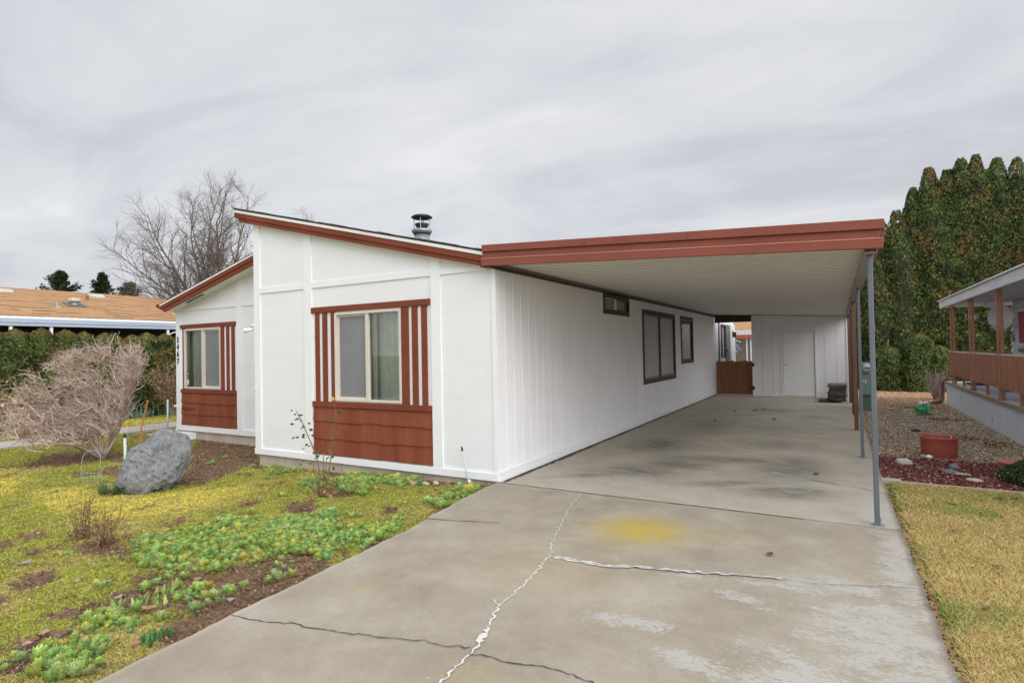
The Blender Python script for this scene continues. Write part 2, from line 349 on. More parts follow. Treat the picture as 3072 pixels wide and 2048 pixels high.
SOIL=[[(-8.6,1.3),(-7.76,1.65),(-6.5,1.36),(-4.71,.12),(-4.34,-.77),(-3.95,-1.35),(-4.33,-1.47),(-5.81,-.45)],[(-8.37,-1.88),(-9.09,-1.19),(-8.98,-.47),(-7.81,-.29),(-7.09,-.75),(-7.53,-1.23),(-7.7,-1.71)],[(-6.73,-1.74),(-6.71,-.99),(-5.68,-1.48),(-6.57,-1.79)],
[(-10.6,.92),(-9.98,1.68),(-9.49,1.15),(-9.79,.68)],[(-1.17,-3.5),(-.59,-3.28),(-.49,-2.72),(-.02,-2.6),(.22,-2.78),(.3,-3.37),(.36,-3.69),(.4,-4.1),(.1,-4.14),(-.15,-3.75),(-.78,-3.79)],
[(-2.79,-3.25),(-2.14,-3.16),(-1.31,-3.43),(-1.79,-3.41),(-2.35,-3.5)],[(-2.94,-3.74),(-2.72,-3.53),(-2.48,-3.55),(-2.65,-3.7)],[(-3.47,-3.52),(-3.51,-3.35),(-3.25,-3.34),(-3.17,-3.54)],
[(-.94,-4.44),(-.65,-4.36),(-.58,-4.17),(-.35,-4.26),(-.28,-4.41),(.11,-4.61),(-.09,-4.71)],[(-2.64,-.45),(-2.54,-.27),(-1.53,-1.07),(-1.65,-1.22)],[(-2.09,-1.57),(-1.69,-1.29),(-1.26,-1.77),(-1.64,-1.85)],
[(-2.64,-2.69),(-2.55,-2.37),(-2.18,-2.51),(-2.21,-2.78)],[(-1.66,.08),(-.13,-.01),(-.01,-.25),(-.78,-.23),(-1.27,-.27)],[(-1.34,-4.04),(-.83,-3.94),(-.51,-3.92),(-.6,-4.05),(-1.1,-4.08)],[(-.92,-3.77),(-.52,-3.54),(-.19,-3.77),(-.32,-3.97),(-.7,-4.0)],
[(-4.7,-.0),(0,.0),(0,-.12),(-4.7,-.25)]]
YEL=[[(-6.01,-2.64),(-5.65,-2.2),(-5.14,-1.78),(-4.21,-1.97),(-3.85,-1.34),(-2.71,-1.2),(-2.66,-1.98),(-2.66,-2.75),(-3.23,-2.75),(-4.06,-3.07),(-4.55,-2.83)],[(-1.72,-1.97),(-1.56,-1.68),(-1.21,-1.55),(-.91,-1.83),(-1.57,-2.08)],[(-8.59,-1.99),(-7.0,-2.17),(-5.55,-2.96),(-7,-4)],[(-14.2,.5),(-13.74,3.79),(-12.16,2.9),(-12.0,.5)]]
GX0,GX1,GY0,GY1,GS=-14.5,.7,-7.0,4.0,.05
nx=int((GX1-GX0)/GS)+1; ny=int((GY1-GY0)/GS)+1
gx=np.linspace(GX0,GX1,nx); gy=np.linspace(GY0,GY1,ny); XX,YY=np.meshgrid(gx,gy)
def mask(polys,b):
    A=np.zeros(XX.shape)
    for p in polys: A=np.maximum(A,inpoly(XX,YY,p).astype(float))
    return blur(A,b)
MSOIL=mask(SOIL,3); MYEL=mask(YEL,16); MWEED=mask(WEEDS,1)
def samp(A,x,y):
    i=np.clip(((y-GY0)/GS).astype(int),0,ny-1); j=np.clip(((x-GX0)/GS).astype(int),0,nx-1); return A[i,j]
def lawn_fields(P):
    """soil, yellow weights with broken edges, for (n,2) points"""
    s=samp(MSOIL,P[:,0],P[:,1]); y=samp(MYEL,P[:,0],P[:,1])
    nz=fn(P,1.1,1,3); nz2=fn(P,4.0,3,2); nz3=fn(P,.45,2,2)
    soil=np.clip((s+.38*nz2+.18*nz-.42)*5,0,1)
    scat=np.clip((fn(P,1.7,4,3)-.52)*4,0,1)      # small bare spots
    soil=np.maximum(soil,scat*(s<.9))
    yel=np.clip((y+.30*nz+.18*nz2-.33)*1.7,0,1)
    dry=np.clip((nz3+.5*nz+.05)*1.3,0,1)
    return soil,yel,dry,nz,nz2
def lawn_color(P):
    soil,yel,dry,nz,nz2=lawn_fields(P)
    g=np.array([.345,.365,.055]); yy=np.array([.62,.54,.10]); dr=np.array([.47,.385,.13]); so_=np.array([.20,.125,.08])
    c=g*(1-dry[:,None]*.75)+dr*dry[:,None]*.75
    c=c*(1-yel[:,None])+yy*yel[:,None]
    return c,soil,so_
G=np.stack([XX.ravel(),YY.ravel()],1)
c,soil,so_=lawn_color(G)
rough=fn(G,5,2,2)
Cg=c*.9*(1-soil[:,None])+so_*(1+.25*fn(G,3,5,2))[:,None]*soil[:,None]
Z=zg(G[:,0])+.012*fn(G,1.2,6,2)+.006*rough*(1+soil)-.012*soil
V=np.column_stack([G,Z]); idx=np.arange(nx*ny).reshape(ny,nx)
F=np.stack([idx[:-1,:-1].ravel(),idx[:-1,1:].ravel(),idx[1:,1:].ravel(),idx[1:,:-1].ravel()],1)
# soil / moss material: vertex albedo broken up by crumbs and cracks
m,nt,out=newmat('yard_soil_and_moss'); L=nt.links.new
b=N(nt,'ShaderNodeBsdfPrincipled'); b.inputs['Roughness'].default_value=.95; b.inputs['Specular IOR Level'].default_value=.15; L(b.outputs[0],out.inputs[0])
at=N(nt,'ShaderNodeAttribute'); at.attribute_name='col'; geo=N(nt,'ShaderNodeNewGeometry')
nz=N(nt,'ShaderNodeTexNoise'); nz.inputs['Scale'].default_value=38; nz.inputs['Detail'].default_value=5; L(geo.outputs['Position'],nz.inputs['Vector'])
rp=N(nt,'ShaderNodeValToRGB'); rp.color_ramp.elements[0].position=.3; rp.color_ramp.elements[1].position=.72; rp.color_ramp.elements[0].color=(.45,.45,.45,1); rp.color_ramp.elements[1].color=(1.45,1.4,1.35,1); L(nz.outputs['Fac'],rp.inputs[0])
mxc=N(nt,'ShaderNodeMixRGB'); mxc.blend_type='MULTIPLY'; mxc.inputs[0].default_value=1; L(at.outputs['Color'],mxc.inputs[1]); L(rp.outputs[0],mxc.inputs[2]); L(mxc.outputs[0],b.inputs['Base Color'])
bp=N(nt,'ShaderNodeBump'); bp.inputs['Strength'].default_value=.9; bp.inputs['Distance'].default_value=.02; L(nz.outputs['Fac'],bp.inputs['Height']); L(bp.outputs[0],b.inputs['Normal'])
m_yard=m
yard=bulk('yard_soil',V,F,m_yard,None,Cg,True); yard['kind']='structure'

# ---- driveway slab
LE=[(-9.5,.95),(-6.9,.62),(-4.51,.397),(-3.74,.328),(-1.93,.194),(-1.58,.15),(-1.5,.12),(-.95,.055),(-.43,-.012),(0,-.02),(.05,0),(14.9,0)]
RE=[(-9.5,4.13),(-2.54,4.078),(1.0,4.045),(4.1,4.03),(14.9,4.0)]
def interp(T,y): return np.interp(y,[t[0] for t in T],[t[1] for t in T])
ys=np.arange(-9.5,14.91,.05); us=np.linspace(0,1,85)
Yg,Ug=np.meshgrid(ys,us,indexing='ij'); jit=.006*np.sin(Yg*9.1)+.004*np.sin(Yg*31)
Xl=interp(LE,Yg)+np.where(Yg<-.1,jit,0); Xr=interp(RE,Yg)+np.where(Yg<14,jit*.7,0); Xg=Xl+(Xr-Xl)*Ug
P=np.stack([Xg.ravel(),Yg.ravel()],1)
def blob(cx,cy,rx,ry,ang=0,p=1.0):
    a=math.radians(ang); dx=P[:,0]-cx; dy=P[:,1]-cy
    u=(dx*math.cos(a)+dy*math.sin(a))/rx; v=(-dx*math.sin(a)+dy*math.cos(a))/ry
    return np.exp(-(u*u+v*v)**p)
pale=np.zeros(len(P))
for q in [(3.55,-1.6,.5,.25,12,2),(3.75,-2.2,.45,.8,0,2),(3.45,-3.1,.55,.7,0,2),(3.7,-3.9,.8,1.0,0,2),(3.1,-4.6,1.0,.7,0,2),(2.55,-2.66,.36,.13,8,1.5),(3.0,-1.75,.9,.06,10,1.5),(3.95,-.9,.16,1.2,0,2),(3.9,.6,.22,1.3,0,2),(3.1,-2.05,.35,.10,-20,1.2),(2.95,-2.95,.3,.14,0,1.2)]: pale=np.maximum(pale,blob(*q[:5],1.3))
dk=np.zeros(len(P))
for q in [(1.3,1.35,.55,.40,25,1.2),(1.7,1.95,.5,.3,10,1.2),(3.05,2.3,.42,.9,-5,1.3),(3.1,.95,.5,.30,25,1.2),(2.45,1.1,.5,.14,25,1),(.95,.9,.5,.12,35,1),(2.3,2.6,1.0,.25,10,1),(1.0,3.4,.5,.7,0,1),(2.7,4.2,.6,.6,0,1),(3.15,8.2,.4,.5,0,1),(2.6,6.2,.7,.7,0,1),(1.4,6.0,.5,1.0,0,1),(2.3,9.5,.9,.4,0,1)]: dk=np.maximum(dk,blob(*q)*(1.0 if q[1]<4 else .55))
yl=np.maximum(blob(2.06,-1.0,.38,.36,20,1.15),.22*blob(2.45,-.95,.5,.25,10,1)); yl=np.maximum(yl,.12*blob(1.75,-2.2,.6,.5,0,1)); yl=np.maximum(yl,.4*blob(3.83,6.5,.12,.5,0,1)); yl=np.maximum(yl,.22*blob(.75,-3.05,.07,.16,-20,1)); yl=np.maximum(yl,.16*blob(2.0,-3.55,.15,.15))
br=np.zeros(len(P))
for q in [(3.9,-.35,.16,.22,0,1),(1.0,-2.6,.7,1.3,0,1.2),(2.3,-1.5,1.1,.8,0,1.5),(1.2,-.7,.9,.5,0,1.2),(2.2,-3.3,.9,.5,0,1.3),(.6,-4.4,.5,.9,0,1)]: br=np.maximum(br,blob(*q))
br=np.maximum(br,.82*np.clip((-P[:,1]-.02)/.06,0,1))  # outdoor slab coloured darker so the carport floor looks better lit than it is
Zs=.0035*fn(P,.5,2,1)-.0035
V=np.column_stack([P,Zs]); a_,b_=len(ys),len(us); idx=np.arange(a_*b_).reshape(a_,b_)
F=[np.stack([idx[:-1,:-1].ravel(),idx[:-1,1:].ravel(),idx[1:,1:].ravel(),idx[1:,:-1].ravel()],1)]
n0=len(V); Vb=[]; 
for col_ in (0,b_-1):
    e_=V[idx[:,col_]].copy(); e_[:,2]-=.12; Vb.append(e_)
V=np.vstack([V]+Vb); il=np.arange(n0,n0+a_); ir=il+a_
F.append(np.stack([idx[1:,0],idx[:-1,0],il[:-1],il[1:]],1)); F.append(np.stack([idx[:-1,-1],idx[1:,-1],ir[1:],ir[:-1]],1)); F=np.vstack(F)
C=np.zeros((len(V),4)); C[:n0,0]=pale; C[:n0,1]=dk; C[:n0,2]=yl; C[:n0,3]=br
m,nt,out=newmat('driveway_concrete'); L=nt.links.new
b=N(nt,'ShaderNodeBsdfPrincipled'); b.inputs['Roughness'].default_value=.82; b.inputs['Specular IOR Level'].default_value=.3; L(b.outputs[0],out.inputs[0])
at=N(nt,'ShaderNodeAttribute'); at.attribute_name='col'; sp=N(nt,'ShaderNodeSeparateColor'); L(at.outputs['Color'],sp.inputs[0]); geo=N(nt,'ShaderNodeNewGeometry')
def noise(sc_,det=5,st=None,ro=.6,dist=0):
    n=N(nt,'ShaderNodeTexNoise'); n.inputs['Scale'].default_value=sc_; n.inputs['Detail'].default_value=det; n.inputs['Roughness'].default_value=ro; n.inputs['Distortion'].default_value=dist
    if st:
        q=N(nt,'ShaderNodeMapping'); q.inputs['Scale'].default_value=st; q.inputs['Rotation'].default_value=(0,0,math.radians(-30)); L(geo.outputs['Position'],q.inputs[0]); L(q.outputs[0],n.inputs['Vector'])
    else: L(geo.outputs['Position'],n.inputs['Vector'])
    return n.outputs['Fac']
def mth(op,a,b=None,clamp=False):
    n=N(nt,'ShaderNodeMath'); n.operation=op; n.use_clamp=clamp
    for i,x in enumerate((a,b)):
        if x is None: continue
        if isinstance(x,(int,float)): n.inputs[i].default_value=x
        else: L(x,n.inputs[i])
    return n.outputs[0]
def mixc(f,c1,c2):
    n=N(nt,'ShaderNodeMixRGB')
    if isinstance(f,(int,float)): n.inputs[0].default_value=f
    else: L(f,n.inputs[0])
    for i,x in ((1,c1),(2,c2)):
        if isinstance(x,tuple): n.inputs[i].default_value=rgb(x)
        else: L(x,n.inputs[i])
    return n.outputs[0]
base=mixc(mth('MULTIPLY',mth('SUBTRACT',noise(1.6,8,None,.72),.32),2.6,True),(.34,.30,.235),(.48,.445,.375))
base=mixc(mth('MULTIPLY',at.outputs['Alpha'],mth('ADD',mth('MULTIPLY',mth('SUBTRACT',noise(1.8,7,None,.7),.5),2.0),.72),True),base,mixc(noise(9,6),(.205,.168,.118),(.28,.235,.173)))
jag=mth('ADD',mth('MULTIPLY',mth('SUBTRACT',noise(3.2,9,(1,2.0,1),.80,.3),.5),3.2),mth('MULTIPLY',mth('SUBTRACT',noise(30,5,(1,2.2,1),.75),.5),2.4))
pf=mth('MULTIPLY',mth('SUBTRACT',mth('ADD',sp.outputs[0],jag),.74),7,True)
base=mixc(mth('MULTIPLY',pf,.8),base,mixc(noise(20,3),(.37,.36,.33),(.46,.45,.42)))
# scale pattern of pale flakes
vor=N(nt,'ShaderNodeTexVoronoi'); vor.feature='DISTANCE_TO_EDGE'; vor.inputs['Scale'].default_value=15; q=N(nt,'ShaderNodeMapping'); q.inputs['Scale'].default_value=(1,1.7,1); L(geo.outputs['Position'],q.inputs[0]); L(q.outputs[0],vor.inputs['Vector'])
df=mth('MULTIPLY',sp.outputs[1],mth('ADD',mth('MULTIPLY',noise(3.0,8,(1,2.2,1),.72,.5),2.4),-.45),True)
base=mixc(mth('MULTIPLY',mth('MULTIPLY',df,1.0,True),.80),base,(.062,.065,.066))
yf=mth('MULTIPLY',sp.outputs[2],mth('ADD',mth('MULTIPLY',mth('SUBTRACT',noise(11,8,None,.75),.5),2.6),.80),True)
base=mixc(mth('MULTIPLY',mth('MULTIPLY',yf,1.25,True),.85),base,(.45,.32,.015))
grn=mth('MULTIPLY',mth('SUBTRACT',noise(140,3,None,.8),.38),3.2,True)
base=mixc(mth('MULTIPLY',grn,.20),base,(.46,.41,.345))
pit=mth('MULTIPLY',mth('SUBTRACT',noise(85,3),.60),9,True)
base=mixc(mth('MULTIPLY',pit,.55),base,(.16,.14,.12))
pit2=mth('MULTIPLY',mth('SUBTRACT',noise(60,2,(1.3,1,1)),.69),14,True)
base=mixc(mth('MULTIPLY',pit2,.5),base,(.62,.60,.56))
L(base,b.inputs['Base Color'])
hb=mth('ADD',mth('MULTIPLY',noise(120,3),.5),mth('MULTIPLY',noise(18,4),.5))
bp=N(nt,'ShaderNodeBump'); bp.inputs['Strength'].default_value=.28; bp.inputs['Distance'].default_value=.006; L(hb,bp.inputs['Height']); L(bp.outputs[0],b.inputs['Normal'])
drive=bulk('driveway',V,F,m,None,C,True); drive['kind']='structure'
# cracks, joints and white filler: thin strips on the slab
m_fill=mat('white_crack_filler',(.62,.61,.58),.7,c2=(.60,.58,.55),scale=30)
m_crack=mat('dark_crack',(.05,.042,.035),.95,var=.3,scale=20)
m_joint=mat('joint_filler',(.13,.115,.095),.95,var=.3,scale=10)
def densify(pts,step,amp,seed):
    rs=random.Random(seed); out_=[]
    for i in range(len(pts)-1):
        a=Vector(pts[i]); c_=Vector(pts[i+1]); n=max(1,int((c_-a).length/step)); d=(c_-a); nrm=Vector((-d.y,d.x)).normalized() if d.length else Vector((0,1))
        for k in range(n):
            t=k/n; p=a+d*t
            if not(i==0 and k==0): p=p+nrm*rs.gauss(0,amp)
            out_.append(p)
    out_.append(Vector(pts[-1])); return out_
def strip(name,pts,wid,m,z,amp=.006,step=.03,seed=1,wj=.5):
    rs=random.Random(seed+50); P_=densify(pts,step,amp,seed); n=len(P_); mb=MB(); Lf=[];Rt=[]
    for i,p in enumerate(P_):
        d=(P_[min(i+1,n-1)]-P_[max(i-1,0)]).normalized(); nn=Vector((-d.y,d.x)); t=i/(n-1)
        ww=(wid(t) if callable(wid) else wid)*(1+wj*rs.uniform(-1,1)); Lf.append(p+nn*ww/2); Rt.append(p-nn*ww/2)
    for i in range(n-1): mb.quad((*Rt[i],z),(*Rt[i+1],z),(*Lf[i+1],z),(*Lf[i],z))
    return mb.build(name,m,drive)
main=[(1.1,-.081),(1.20,-.5),(1.333,-1.017),(1.40,-1.2),(1.454,-1.428),(1.53,-1.7),(1.645,-1.917),(1.641,-2.033),(1.70,-2.30),(1.723,-2.558),(1.741,-2.854),(1.80,-3.05),(1.85,-3.205),(1.885,-3.319),(1.893,-3.412),(1.913,-3.699),(1.96,-4.3),(2.0,-5.2)]
strip('crack_filler',main,lambda t:.006+.007*min(1,t*1.3)+(.018 if .60<t<.63 else 0),m_fill,.003,.009,.022,3,.8)
strip('crack_filler',[(1.741,-2.86),(1.69,-2.83),(1.66,-2.80)],.008,m_fill,.0035,.003,.02,4)
strip('crack_filler',[(1.673,-1.932),(1.879,-1.939),(2.09,-1.939),(2.332,-1.841),(2.662,-1.773),(2.968,-1.664),(3.25,-1.605)],lambda t:.040*(1-.55*t)+.004,m_fill,.003,.005,.03,5,.6)
strip('crack',[(1.673,-1.932),(1.879,-1.942),(2.09,-1.943),(2.332,-1.845),(2.662,-1.777),(2.968,-1.668),(3.269,-1.602),(3.486,-1.593),(3.694,-1.503),(4.066,-1.366)],.0045,m_crack,.0048,.004,.03,6)
strip('crack',[(.328,-3.736),(.60,-3.70),(.75,-3.63),(.95,-3.60),(1.15,-3.56),(1.458,-3.466),(1.59,-3.417),(1.704,-3.415),(1.86,-3.352)],.007,m_crack,.003,.007,.03,7)
strip('crack',[(1.897,-3.418),(2.013,-3.388),(2.092,-3.397),(2.174,-3.366),(2.287,-3.344),(2.427,-3.329),(2.6,-3.37),(2.9,-3.42)],.007,m_crack,.003,.006,.025,8)
strip('crack_filler',[(2.846,1.93),(3.154,1.775),(3.413,1.647),(3.6,1.57)],.014,m_fill,.003,.005,.03,9)
strip('crack',[(3.3,1.70),(3.413,1.644),(3.771,1.496),(4.046,1.311)],.008,m_crack,.0045,.005,.03,10)
strip('crack',[(.143,-1.584),(.4,-1.53),(.60,-1.47),(.856,-1.384)],lambda t:.012*(1-.5*t),m_crack,.003,.004,.03,11)
strip('joint',[(.0,-.02),(1.2,-.03),(2.2,-.03),(3.3,-.045)],.02,m_joint,.003,.002,.05,12,.3)
strip('joint',[(3.3,-.045),(4.06,-.05)],.008,m_joint,.003,.001,.05,13,.3)
strip('joint',[(.0,5.13),(4.02,5.13)],.016,m_joint,.003,.001,.1,14,.2)
strip('joint',[(.0,10.65),(4.0,10.6)],.016,m_joint,.003,.001,.1,15,.2)
strip('joint',[(.05,.03),(.05,14)],.05,m_crack,.0035,.008,.08,16,.6)

mb=MB(); mb.box(-12.0,-10.95,-16,9,-.3,-.145); path=structure('path',mb,m_path)
for k in range(18): mb=MB(); mb.box(-12.0,-10.95,-15+k*1.3,-15+k*1.3+.012,-.2,-.1445); mb.build('joint',m_joint,path)
mb=MB(); mb.box(-60,40,-22,-12,-.3,-.16); structure('road',mb,m_asph)

# ================================================================== THE HOUSE
house=thing('house',(0,0,0),'white single-storey manufactured home with red-brown window trim and clerestory roof','house')
def zt(x): return 2.797-.247*x          # top line of the main roof
def zw(x): return 1.6+0 if False else (2.606-.247*x)   # top of the main front wall
T=.10
# front wall of the tall wing, with the window opening
mb=MB()
def col_(x0,x1,z0,y0=0.0,y1=T,top=zw):
    mb.prism([(x0,z0),(x1,z0),(x1,top(x1)),(x0,top(x0))],'y',y0,y1)
WX0,WX1,WZ0,WZ1=-2.775,-1.508,.915,2.203
col_(-4.63,WX0,.008); col_(WX1,-.0095,.008); mb.box(WX0,WX1,0,T,.008,WZ0); col_(WX0,WX1,WZ1)
mb.build('front_wall',m_wall,house)
# clerestory side wall and hidden walls (keep the interior dark)
mb=MB(); mb.box(-4.63,-4.53,T+.002,18,.008,3.70); mb.build('clerestory_wall',m_wall,house)
mb=MB(); mb.box(-9.12,-.02,18,18.1,-.2,2.55); mb.box(-9.12,-9.02,1.35,18,-.2,2.55); mb.box(-9.0,-4.7,1.36,17.99,-.06,.0); mb.box(-4.5,-.12,T+.01,17.99,-.06,.0); mb.build('rear_wall',m_wall,house)
# grooved side wall: backing sheet plus boards
def holes_strip(mb,u0,u1,z0,z1,holes,add):
    segs=[(z0,z1)]
    for h in holes:
        if h[0]<u1-1e-4 and h[1]>u0+1e-4:
            ns=[]
            for a,b in segs:
                if h[3]<=a or h[2]>=b: ns.append((a,b)); continue
                if h[2]>a: ns.append((a,h[2]))
                if h[3]<b: ns.append((h[3],b))
            segs=ns
    for a,b in segs:
        if b-a>.002: add(u0,u1,a,b)
SH=[(3.72,5.0,2.30,2.56),(6.03,8.62,.93,2.33),(9.41,10.68,1.26,2.34),(15.30,16.0,1.25,2.36)]
cuts=[0.0]
y=.0; bounds=[]
while y<14.75: bounds.append((y,min(y+.196,14.75))); y+=.208
mb=MB(); 
edges=sorted(set([0.002,14.75]+[h[0] for h in SH[:3]]+[h[1] for h in SH[:3]]))
for a,b in zip(edges[:-1],edges[1:]): holes_strip(mb,a,b,.0,2.66,SH,lambda u0,u1,z0,z1: mb.box(-.10,-.004,max(u0,T+.002),u1,z0,z1))
mb.build('side_wall_backing',m_sidegroove,house)
mb=MB()
for a,b in bounds:
    es=sorted(set([a,b]+[v for h in SH for v in (h[0],h[1]) if a<v<b]))
    for u0,u1 in zip(es[:-1],es[1:]): holes_strip(mb,u0,u1,.0,2.604,SH,lambda p,q,z0,z1: mb.box(-.0039,0,p,q,z0,z1))
mb.build('side_wall',m_side,house)
mb=MB(); mb.box(.0,.018,-.012,14.2,.006,.115); mb.box(.018,.03,-.012,14.2,.108,.122); mb.build('base_trim',m_trim,house)
mb=MB()  # far bay of the side wall behind the gate
for p,q,z0,z1 in ((14.77,15.30,0,2.6),(15.30,16.0,0,1.25),(15.30,16.0,2.36,2.6),(16.0,18.1,0,2.6)): mb.box(-.10,-.003,p,q,z0,z1)
mb.build('side_wall',m_side,house)
mb=MB(); mb.box(0,.05,14.74,14.82,0,2.6); mb.box(.0,.06,16.1,16.9,0,2.4); mb.build('corner_post',m_pangrey,house)  # wide panel coloured dark in place of the opening's shade; slim box a post
mb=MB(); mb.box(0,.09,17.0,17.14,0,2.45); mb.box(0,.09,17.72,17.86,0,2.45); mb.build('corner_post',m_trim,house)
mb=MB(); mb.box(.09,.22,17.2,17.34,1.95,2.15); mb.box(.09,.12,17.24,17.30,2.1,2.2); mb.build('porch_lamp',m_blackmetal,house)
wf=MB(); wf.box(-.03,.03,15.24,15.30,1.2,2.4); wf.box(-.03,.03,16.0,16.06,1.2,2.4); wf.box(-.03,.03,15.3,16,1.2,1.25); wf.box(-.03,.03,15.3,16,2.36,2.4)
wf_=wf.build('window',m_dkbrown,house); mb=MB(); mb.box(-.06,-.045,15.3,16,1.25,2.36); mb.build('pane',m_chrome,wf_)
mb=MB(); mb.tube([(.06,16.3,.6),(.06,16.3,1.45),(.10,15.9,1.53),(.12,15.2,1.52)],.016,6); mb.build('hose_pipe',m_blackmetal,house)
# skirting
mb=MB(); xs=[-4.6,-3.98,-2.73,-1.47,-1.2,-.2,0.0]
for a,b in zip(xs[:-1],xs[1:]): mb.box(a+.004,b-.004,.03,.08,-.32,.006)
mb.build('skirting',m_found,house)
mb=MB(); xs=[-9.0,-8.46,-7.55,-7.05,-6.2,-5.3,-4.66]
for a,b in zip(xs[:-1],xs[1:]): mb.box(a+.004,b-.004,1.28,1.33,-.34,.006)
mb.build('skirting',m_found,house)
mb=MB(); mb.box(-9.08,-8.44,1.17,1.272,-.22,-.035); mb.build('concrete_block',m_trim,house,bevel=.006)
# trims on the tall front
def bat(x0,x1,z0,zf=None,y=-.02):
    t=zw if zf is None else zf; tr=MB()
    tr.prism([(x0,z0),(x1,z0),(x1,t(x1)-.002),(x0,t(x0)-.002)],'y',y,-.0005); tr.build('vertical_trim',m_trim,house)
bat(-4.63,-4.48,.106); bat(-3.435,-3.268,.106); bat(-.995,-.84,.106)
bat(-.06,-.0005,.106,y=-.012)
for a,b in ((-4.48,-3.435),(-3.268,-.995),(-.84,-.06)): tr=MB(); tr.box(a+.001,b-.001,-.018,-.0005,2.603,2.69 if b<-.5 else 2.665); tr.build('cross_trim',m_trim,house)
mb=MB(); mb.box(-4.645,.0,-.026,-.0005,.008,.104); mb.build('base_trim',m_trim,house,bevel=.004)
# trims on the low wing (front plane y = 1.25)
WY=1.25
def zr(x): return 2.763+.245*(x+9.18)
mb=MB(); LX0,LX1,LZ0,LZ1=-8.80,-7.49,.915,2.203
def zlw(x): return zr(x)-.17
def colw(x0,x1,z0): mb.prism([(x0,z0),(x1,z0),(x1,zlw(x1)),(x0,zlw(x0))],'y',WY,WY+T)
colw(-9.12,LX0,.008); colw(LX1,-4.635,.008); mb.box(LX0,LX1,WY,WY+T,.008,LZ0); colw(LX0,LX1,LZ1)
mb.build('front_wall',m_wall,house)
def batw(x0,x1,z0): tr=MB(); tr.prism([(x0,z0),(x1,z0),(x1,zlw(x1)-.002),(x0,zlw(x0)-.002)],'y',WY-.02,WY-.0005); tr.build('vertical_trim',m_trim,house)
batw(-9.12,-8.965,.118); batw(-6.96,-6.79,.118)
tr=MB(); tr.box(-8.96,-6.965,WY-.018,WY-.0005,2.605,2.685); tr.box(-6.785,-4.64,WY-.018,WY-.0005,2.605,2.685); tr.build('cross_trim',m_trim,house)
mb=MB(); mb.box(-9.13,-4.64,WY-.026,WY-.0005,.0,.116); mb.build('base_trim',m_trim,house,bevel=.004)

# windows with stripes and shingle panel
def sash_window(x0,x1,z0,z1,y,mull,screen_left,curt):
    mb=MB(); f=.035
    for a in ((x0,x0+f,z0,z1),(x1-f,x1,z0,z1)): mb.box(a[0],a[1],y-.032,y+.05,a[2],a[3])
    mb.box(x0+f,x1-f,y-.032,y+.05,z0,z0+f); mb.box(x0+f,x1-f,y-.032,y+.05,z1-f,z1)
    mb.box(mull-.028,mull+.028,y-.024,y+.045,z0+f,z1-f)
    w_=mb.build('window',m_vinyl,house,bevel=.003)
    a,b=(x0+f,mull-.028) if screen_left else (mull+.028,x1-f); mb=MB(); s=.028
    for q in ((a,a+s,z0+f,z1-f),(b-s,b,z0+f,z1-f)): mb.box(q[0],q[1],y+.004,y+.03,q[2],q[3])
    mb.box(a+s,b-s,y+.004,y+.03,z0+f,z0+f+s); mb.box(a+s,b-s,y+.004,y+.03,z1-f-s,z1-f); mb.build('sash',m_vinyl,w_)
    mb=MB(); mb.box(a+s,b-s,y+.016,y+.018,z0+f+s,z1-f-s); mb.build('screen',m_screen,w_)
    a2,b2=(mull+.028,x1-f) if screen_left else (x0+f,mull-.028)
    mb=MB(); mb.quad((a2,y+.012,z0+f),(b2,y+.012,z0+f),(b2,y+.012,z1-f),(a2,y+.012,z1-f)); mb.build('pane',m_glass,w_)
    mb=MB()
    for (c0,c1,mm) in curt:
        n=int((c1-c0)/.022); 
        for k in range(n):
            u0=c0+(c1-c0)*k/n; u1=c0+(c1-c0)*(k+1)/n
            d0=.075+.018*math.sin(k*1.3); d1=.075+.018*math.sin((k+1)*1.3)
            mb.quad((u0,y+d0,z0-.1),(u1,y+d1,z0-.1),(u1,y+d1,z1+.05),(u0,y+d0,z1+.05))
    mb.build('curtain',m_curtain,w_)
    mb=MB(); mb.box(x0-.1,x1+.1,y+.13,y+.14,z0-.1,z1+.05); mb.build('blind',m_curtain2,w_)
    return w_
w1=sash_window(WX0,WX1,WZ0,WZ1,0,-2.138,True,[(-2.12,-2.02,0),(-1.90,-1.50,0)])
w2=sash_window(LX0,LX1,LZ0,LZ1,WY,-8.13,False,[(-8.82,-8.72,0),(-8.60,-8.12,0)])
mb=MB(); mb.box(-8.745,-8.685,WY+.005,WY+.008,1.0,1.10); mb.build('sticker',m_whiteplastic,w2)
mb=MB(); mb.box(-8.733,-8.70,WY+.0035,WY+.0045,1.03,1.045); mb.box(-8.733,-8.70,WY+.0035,WY+.0045,1.055,1.062); mb.build('print',m_black,w2)
mb=MB(); mb.lathe([(.018,0),(.022,.005),(.022,.03),(.018,.035)],(-8.71,WY+.02,1.215),10); mb.build('sticker',mat('yellow_sticker',(.5,.42,.05)),w2)
def stripes(xs,y,z0,z1):
    mb=MB()
    for a,b in xs: mb.box(a,b,y-.022,y-.0005,z0,z1)
    mb.build('red_stripe',m_red,house)
for a,b in ((-3.193,-3.114),(-3.036,-2.947),(-2.858,-2.778),(-1.505,-1.383),(-1.32,-1.229),(-1.157,-1.071)): stripes([(a,b)],0,.902,2.221)
for a,b in ((-8.865,-8.805),(-7.485,-7.385),(-7.297,-7.212),(-7.127,-7.033)): stripes([(a,b)],WY,.902,2.221)
mb=MB(); mb.box(-3.268,-.997,-.034,-.0005,2.223,2.306); mb.build('window_header',m_red,house,bevel=.003)
mb=MB(); mb.box(-8.94,-6.985,WY-.034,WY-.0005,2.223,2.306); mb.build('window_header',m_red,house,bevel=.003)
